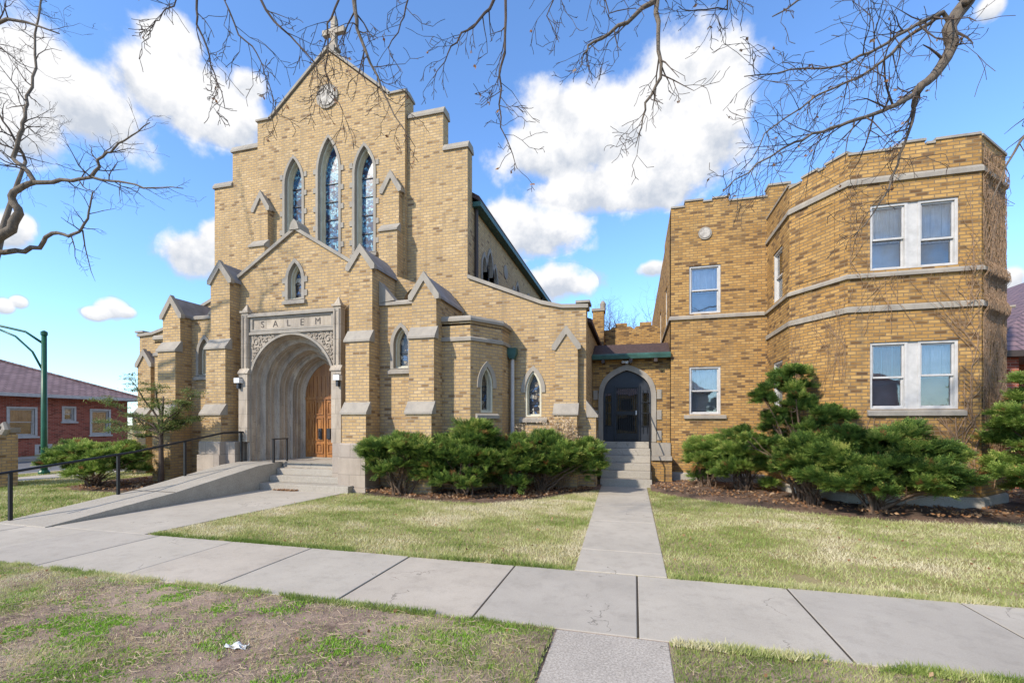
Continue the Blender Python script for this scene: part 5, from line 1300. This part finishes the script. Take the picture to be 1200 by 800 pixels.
mb.tube([at(97, 270, T), at(100, 290, T), at(107, 318, T), at(112, 330, T)], [.02, .014, .008, .003], 5)
grow(mb, Vector((-20.6, 11, 11)), Vector((0, 0, 1)), 2, .05, 3, rt, 0, tips)
mb.build('branches', M['bark2'], TA, recalc=False)

# right tree
rt = random.Random(17)
TB_ = empty('street_tree', (6.5, 2.0, 0), 'bare tree whose thick forked limb hangs over the flats on the right', 'bare tree')
mb = MB(); T = 5.6
limb(mb, [Vector((6.5, 2, -.05)), Vector((6.5, 2.0, 1.0)), Vector((6.4, 2.1, 3.2)), Vector((6.2, 2.4, 5.0))], .34, .24, rt, 12)
l1 = [Vector((6.2, 2.4, 5.0)), Vector((5.6, 3.4, 7.2)), Vector((4.9, 4.6, 8.0)), at(1150, -60, T+.4), at(1133, 0, T+.2), at(1112, 36, T), at(1117, 54, T), at(1099, 79, T), at(1085, 98, T), at(1072, 110, T)]
q1, r1_ = limb(mb, l1, .12, .042, rt, 10, .012, 2)
l2 = [at(1072, 110, T), at(1050, 122, T-.1), at(1027, 134, T-.1), at(995, 143, T-.2), at(964, 154, T-.2), at(930, 166, T-.3), at(890, 190, T-.3), at(847, 225, T-.4)]
q2, r2_ = limb(mb, l2, .032, .006, rt, 8, .012)
l3 = [at(1072, 110, T), at(1070, 130, T+.1), at(1066, 150, T+.1), at(1055, 180, T+.2), at(1040, 222, T+.2), at(1022, 252, T+.2), at(1000, 278, T+.3)]
q3, r3_ = limb(mb, l3, .026, .005, rt, 8, .012)
l4 = [at(1117, 40, T), at(1104, 15, T), at(1065, 34, T-.2), at(1020, 60, T-.4), at(979, 81, T-.5), at(925, 82, T-.6), at(872, 90, T-.7)]
q4, r4_ = limb(mb, l4, .028, .005, rt, 8, .012)
l5 = [at(1104, 15, T), at(1060, 50, T+.3), at(1010, 90, T+.5), at(960, 110, T+.6), at(900, 155, T+.7), at(868, 200, T+.8)]
q5, r5_ = limb(mb, l5, .026, .005, rt, 7, .02)
l6 = [at(1130, 5, T), at(1180, -40, T-.2), at(1260, -20, T), at(1240, 90, T+.4), at(1205, 150, T+.5), at(1178, 196, T+.5), at(1160, 240, T+.5)]
q6, r6_ = limb(mb, l6, .05, .006, rt, 7, .015)
l7 = [at(1133, 0, T+.2), at(1080, -30, T), at(1010, -25, T-.3), at(950, -5, T-.5), at(905, 20, T-.6)]
q7, r7_ = limb(mb, l7, .04, .006, rt, 7, .015)
limb(mb, [Vector((6.3, 2.2, 4.6)), Vector((7.4, 2.6, 6.5)), Vector((8.2, 2.8, 9.5))], .16, .05, rt, 8, .05)
mb.build('trunk', M['bark'], TB_, recalc=False, smooth=True)
mb = MB(); tips = []
along(mb, q2, r2_, rt, .08, .8, 2, .03, tips, start=.1, up=-.1); along(mb, q3, r3_, rt, .11, .5, 2, .05, tips, start=.1, up=-.15); along(mb, q4, r4_, rt, .08, .75, 2, .03, tips, start=.2, up=-.12)
along(mb, q5, r5_, rt, .09, .75, 2, .05, tips, start=.2); along(mb, q6, r6_, rt, .2, .45, 2, .05, tips, start=.5); along(mb, q1, r1_, rt, .3, .6, 2, .05, tips, start=.5); along(mb, q7, r7_, rt, .15, .6, 2, .07, tips, start=.2, up=-.2)
mb.build('branches', M['bark2'], TB_, recalc=False); leafbits(TB_, tips, rt, 70)

# middle tree, standing behind the photographer
rt = random.Random(29)
TC = empty('street_tree', (4.0, -3.2, 0), 'bare tree whose thin twigs hang across the top of the church gable', 'bare tree')
mb = MB(); T = 5.0
limb(mb, [Vector((4.0, -3.2, -.05)), Vector((4.0, -3.2, 1.0)), Vector((3.8, -3.0, 3.4)), Vector((3.4, -2.5, 5.6))], .36, .25, rt, 12)
hub = Vector((-.4, 2.6, 8.0))
hi = [Vector((3.4, -2.5, 5.6)), Vector((2.2, -.6, 7.2)), Vector((.9, 1.2, 7.8)), hub, at(560, -190, T+.3), at(440, -120, T+.2), at(330, -90, T), at(230, -60, T-.2)]
qh, rh_ = limb(mb, hi, .2, .03, rt, 9, .03)
h2 = [hub, at(700, -140, T+.2), at(775, -70, T), at(770, 0, T)]; limb(mb, h2, .08, .03, rt, 8, .02)
drops = [
 ([at(420, -115, T), at(414, 0, T), at(418, 37, T), at(441, 91, T), at(462, 136, T), at(487, 173, T)], .024),
 ([at(400, -110, T), at(396, 0, T), at(384, 30, T), at(382, 82, T), at(389, 105, T), at(402, 130, T)], .012),
 ([at(590, -160, T+.2), at(580, 0, T), at(561, 25, T), at(540, 42, T), at(524, 62, T), at(508, 92, T)], .017),
 ([at(605, -160, T+.2), at(592, 0, T), at(590, 62, T), at(586, 100, T), at(586, 136, T), at(598, 175, T), at(606, 198, T)], .015),
 ([at(770, 0, T), at(744, 20, T), at(715, 38, T), at(690, 54, T), at(682, 66, T), at(680, 78, T)], .022),
 ([at(770, 0, T), at(773, 41, T), at(774, 91, T), at(757, 120, T), at(752, 150, T), at(744, 173, T)], .024),
 ([at(240, -65, T-.2), at(231, 0, T-.2), at(231, 33, T-.2), at(247, 66, T-.2), at(256, 100, T-.2), at(264, 128, T-.2)], .012),
 ([at(310, -85, T), at(305, 0, T), at(330, 33, T), at(355, 58, T), at(372, 80, T), at(380, 110, T)], .014),
 ([at(225, -60, T-.2), at(208, 0, T-.2), at(190, 18, T-.2), at(178, 34, T-.2)], .008),
 ([at(345, -92, T), at(262, 0, T-.1), at(280, 40, T-.1), at(300, 62, T-.1), at(316, 100, T-.1), at(325, 140, T-.1)], .010),
 ([at(640, -170, T+.2), at(655, -20, T), at(640, 20, T), at(655, 50, T)], .008),
 ([at(480, -140, T+.2), at(478, 0, T), at(470, 30, T), at(455, 55, T), at(470, 85, T)], .009),
 ([at(720, -130, T+.2), at(700, -20, T), at(712, 15, T), at(745, 10, T-.1)], .010),
 ([at(790, -90, T), at(860, -40, T-.1), at(850, 10, T-.1), at(815, 14, T-.1), at(795, 8, T-.1)], .012),
]
br = MB(); tips = []
for pts, r0 in drops:
    q, rad = limb(mb if r0 > .02 else br, pts, r0*1.3, .0035, rt, 6, .012)
    along(br, q, rad, rt, .075, .42, 2, .06, tips, start=.25, up=-.15)
mb.build('trunk', M['bark'], TC, recalc=False, smooth=True); br.build('branches', M['bark2'], TC, recalc=False); leafbits(TC, tips, rt, 38)

# far bare trees behind the passage
for (x, y, h, sd, lab) in ((-1.6, 33, 8.6, 3, 'thin bare tree rising behind the rear chimney'), (.3, 36, 9.2, 4, 'thin bare tree above the toothed rear parapet')):
    rt = random.Random(sd); t = empty('bare_tree', (x, y, 0), lab, 'bare tree')
    mb = MB(); tp = []
    limb(mb, [Vector((x, y, 0)), Vector((x+.1, y, 3)), Vector((x, y, 6))], .22, .08, rt, 8); mb.build('trunk', M['bark'], t, recalc=False)
    mb = MB()
    for k in range(9): grow(mb, Vector((x, y, rt.uniform(3.5, 6))), Vector((rt.gauss(0, .6), rt.gauss(0, .6), 1)), h-5, .05, 3, rt, -.04, tp)
    mb.build('crown', M['bark2'], t, recalc=False)

# ================================================================== SKY, SUN, CAMERA
SUN_EL, SUN_AZ = 36, 34     # degrees; azimuth: behind the camera, towards its left
sx, sy = -math.sin(R(SUN_AZ)), -math.cos(R(SUN_AZ))
sun_dir = Vector((sx*math.cos(R(SUN_EL)), sy*math.cos(R(SUN_EL)), math.sin(R(SUN_EL))))
sl = bpy.data.lights.new('sun', 'SUN'); sl.energy = 3.2; sl.angle = R(1.5); sl.color = (1, .90, .76)
so = bpy.data.objects.new('sun', sl); COL.objects.link(so); so.rotation_euler = sun_dir.to_track_quat('Z', 'Y').to_euler(); so.location = (0, -5, 30)
W = bpy.data.worlds.new('World'); S.world = W; W.use_nodes = True; wt = W.node_tree; wn = wt.nodes; wn.clear()
def wnew(t, **k):
    n = wn.new(t)
    for a, b in k.items(): setattr(n, a, b)
    return n
def wl(a, b): wt.links.new(a, b)
def wm(op, a, b=None, c=None, clamp=False):
    n = wnew('ShaderNodeMath', operation=op); n.use_clamp = clamp
    for s, v in zip(n.inputs, (a, b, c)):
        if v is None: continue
        if hasattr(v, 'is_output'): wl(v, s)
        else: s.default_value = v
    return n.outputs[0]
sky = wnew('ShaderNodeTexSky', sky_type='NISHITA', sun_disc=False, sun_elevation=R(SUN_EL), sun_rotation=math.atan2(sx, sy), altitude=200, air_density=1.0, dust_density=.35, ozone_density=2.2)
tc = wnew('ShaderNodeTexCoord'); sep = wnew('ShaderNodeSeparateXYZ'); wl(tc.outputs['Generated'], sep.inputs[0])
az = wm('ARCTAN2', sep.outputs[0], sep.outputs[1]); el = wm('ARCSINE', sep.outputs[2])
nz = wnew('ShaderNodeTexNoise'); nz.inputs['Scale'].default_value = 13; nz.inputs['Detail'].default_value = 8; nz.inputs['Roughness'].default_value = .58; wl(tc.outputs['Generated'], nz.inputs['Vector'])
nzb = wnew('ShaderNodeTexNoise'); nzb.inputs['Scale'].default_value = 3.2; nzb.inputs['Detail'].default_value = 6; wl(tc.outputs['Generated'], nzb.inputs['Vector'])
clouds = [(800,95,66,55),(738,140,92,55),(690,160,75,55),(840,150,42,55),(845,85,36,55),(770,185,105,55),(700,222,90,30),(770,225,50,24),(625,272,64,30),(655,334,42,24),(600,255,30,20),(655,130,46,40),(645,180,60,36),
 (50,85,85,50),(105,125,75,50),(20,140,60,50),(205,55,38,44),(235,115,78,52),(270,140,45,36),(180,100,60,40),(290,100,24,22),(228,296,40,28),(250,280,22,22),(114,367,17,8),(131,361,20,12),(148,366,12,7),(6,359,12,9),(22,354,11,7),(8,270,34,22),(20,262,22,16),
 (1185,325,20,14),(1160,10,20,16),(1190,355,14,12),(765,315,18,10),(860,60,16,14),(-160,160,110,60),(-300,250,120,50),(1350,120,130,50),(1420,260,120,40),(560,-160,140,60),(1050,-200,130,50)]
dens = None
for (x, y, rx, ry) in clouds:
    d = (at(x, y, 1)-Vector((0, 0, 1.85))).normalized(); a0 = math.atan2(d.x, d.y); e0 = math.asin(d.z)
    d1 = (at(x+rx, y, 1)-Vector((0, 0, 1.85))).normalized(); d2 = (at(x, y-ry, 1)-Vector((0, 0, 1.85))).normalized()
    rx, ry = rx, ry
    ra = 1.12*abs(math.atan2(d1.x, d1.y)-a0); re = 1.12*abs(math.asin(d2.z)-e0)
    qa = wm('MULTIPLY', wm('SUBTRACT', az, a0), 1/ra); qe = wm('MULTIPLY', wm('SUBTRACT', el, e0), 1/re)
    v = wm('SUBTRACT', 1, wm('SQRT', wm('ADD', wm('MULTIPLY', qa, qa), wm('MULTIPLY', qe, qe))))
    dens = v if dens is None else wm('SMOOTH_MAX', dens, v, .25)
    vp = wm('ADD', wm('MAXIMUM', v, 0.0), .0001); num = wm('MULTIPLY', vp, qe)
    sn = num if dens is v else wm('ADD', sn, num); sd_ = vp if dens is v else wm('ADD', sd_, vp)
for a0, e0, ra, re in ((2.55, .55, .45, .3), (-2.35, .62, .55, .28), (1.85, .5, .4, .25), (-1.75, .5, .35, .25), (.4, 1.32, 2.4, .14)):  # unseen clouds added behind and overhead to whiten reflections and fill light
    qa = wm('MULTIPLY', wm('SUBTRACT', az, a0), 1/ra); qe = wm('MULTIPLY', wm('SUBTRACT', el, e0), 1/re)
    dens = wm('SMOOTH_MAX', dens, wm('SUBTRACT', 1, wm('SQRT', wm('ADD', wm('MULTIPLY', qa, qa), wm('MULTIPLY', qe, qe)))), .25)
nn = wm('ADD', wm('MULTIPLY', wm('SUBTRACT', nz.outputs[0], .5), 1.7), wm('MULTIPLY', wm('SUBTRACT', nzb.outputs[0], .5), .35))
dd_ = wm('ADD', dens, nn)
mr = wnew('ShaderNodeMapRange', interpolation_type='SMOOTHSTEP'); wl(dd_, mr.inputs[0]); mr.inputs[1].default_value = -.16; mr.inputs[2].default_value = .34
cr = wnew('ShaderNodeValToRGB'); e = cr.color_ramp.elements; e[0].position = .35; e[0].color = (2.3, 2.5, 2.85, 1); e[1].position = .72; e[1].color = (3.75, 3.75, 3.8, 1)
wl(wm('ADD', wm('ADD', wm('MULTIPLY', wm('SUBTRACT', nz.outputs[0], .5), 1.9), .70), wm('MULTIPLY', wm('DIVIDE', sn, sd_), .42)), cr.inputs[0])
tint = wnew('ShaderNodeMix', data_type='RGBA', blend_type='MULTIPLY'); tint.inputs[0].default_value = 1; wl(sky.outputs[0], tint.inputs[6]); tint.inputs[7].default_value = (.80, 1.025, 1.26, 1)
mx = wnew('ShaderNodeMix', data_type='RGBA'); wl(mr.outputs[0], mx.inputs[0]); wl(tint.outputs[2], mx.inputs[6]); wl(cr.outputs[0], mx.inputs[7])
bg = wnew('ShaderNodeBackground'); bg.inputs['Strength'].default_value = .15; wl(mx.outputs[2], bg.inputs[0]); wo = wnew('ShaderNodeOutputWorld'); wl(bg.outputs[0], wo.inputs[0])

cam = bpy.data.cameras.new('camera'); co = bpy.data.objects.new('camera', cam); COL.objects.link(co); S.camera = co
co.location = (0, 0, 1.85); co.rotation_euler = (R(90), 0, R(15)); cam.sensor_width = 36; cam.lens = 16; cam.shift_y = 95/1200; cam.clip_end = 2000; cam.clip_start = .05
S.view_settings.view_transform = 'Standard'; S.view_settings.look = 'None'; S.view_settings.gamma = 1; S.view_settings.exposure = .85
S.render.engine = 'CYCLES'; S.cycles.max_bounces = 6; S.cycles.transparent_max_bounces = 12; S.cycles.use_denoising = True
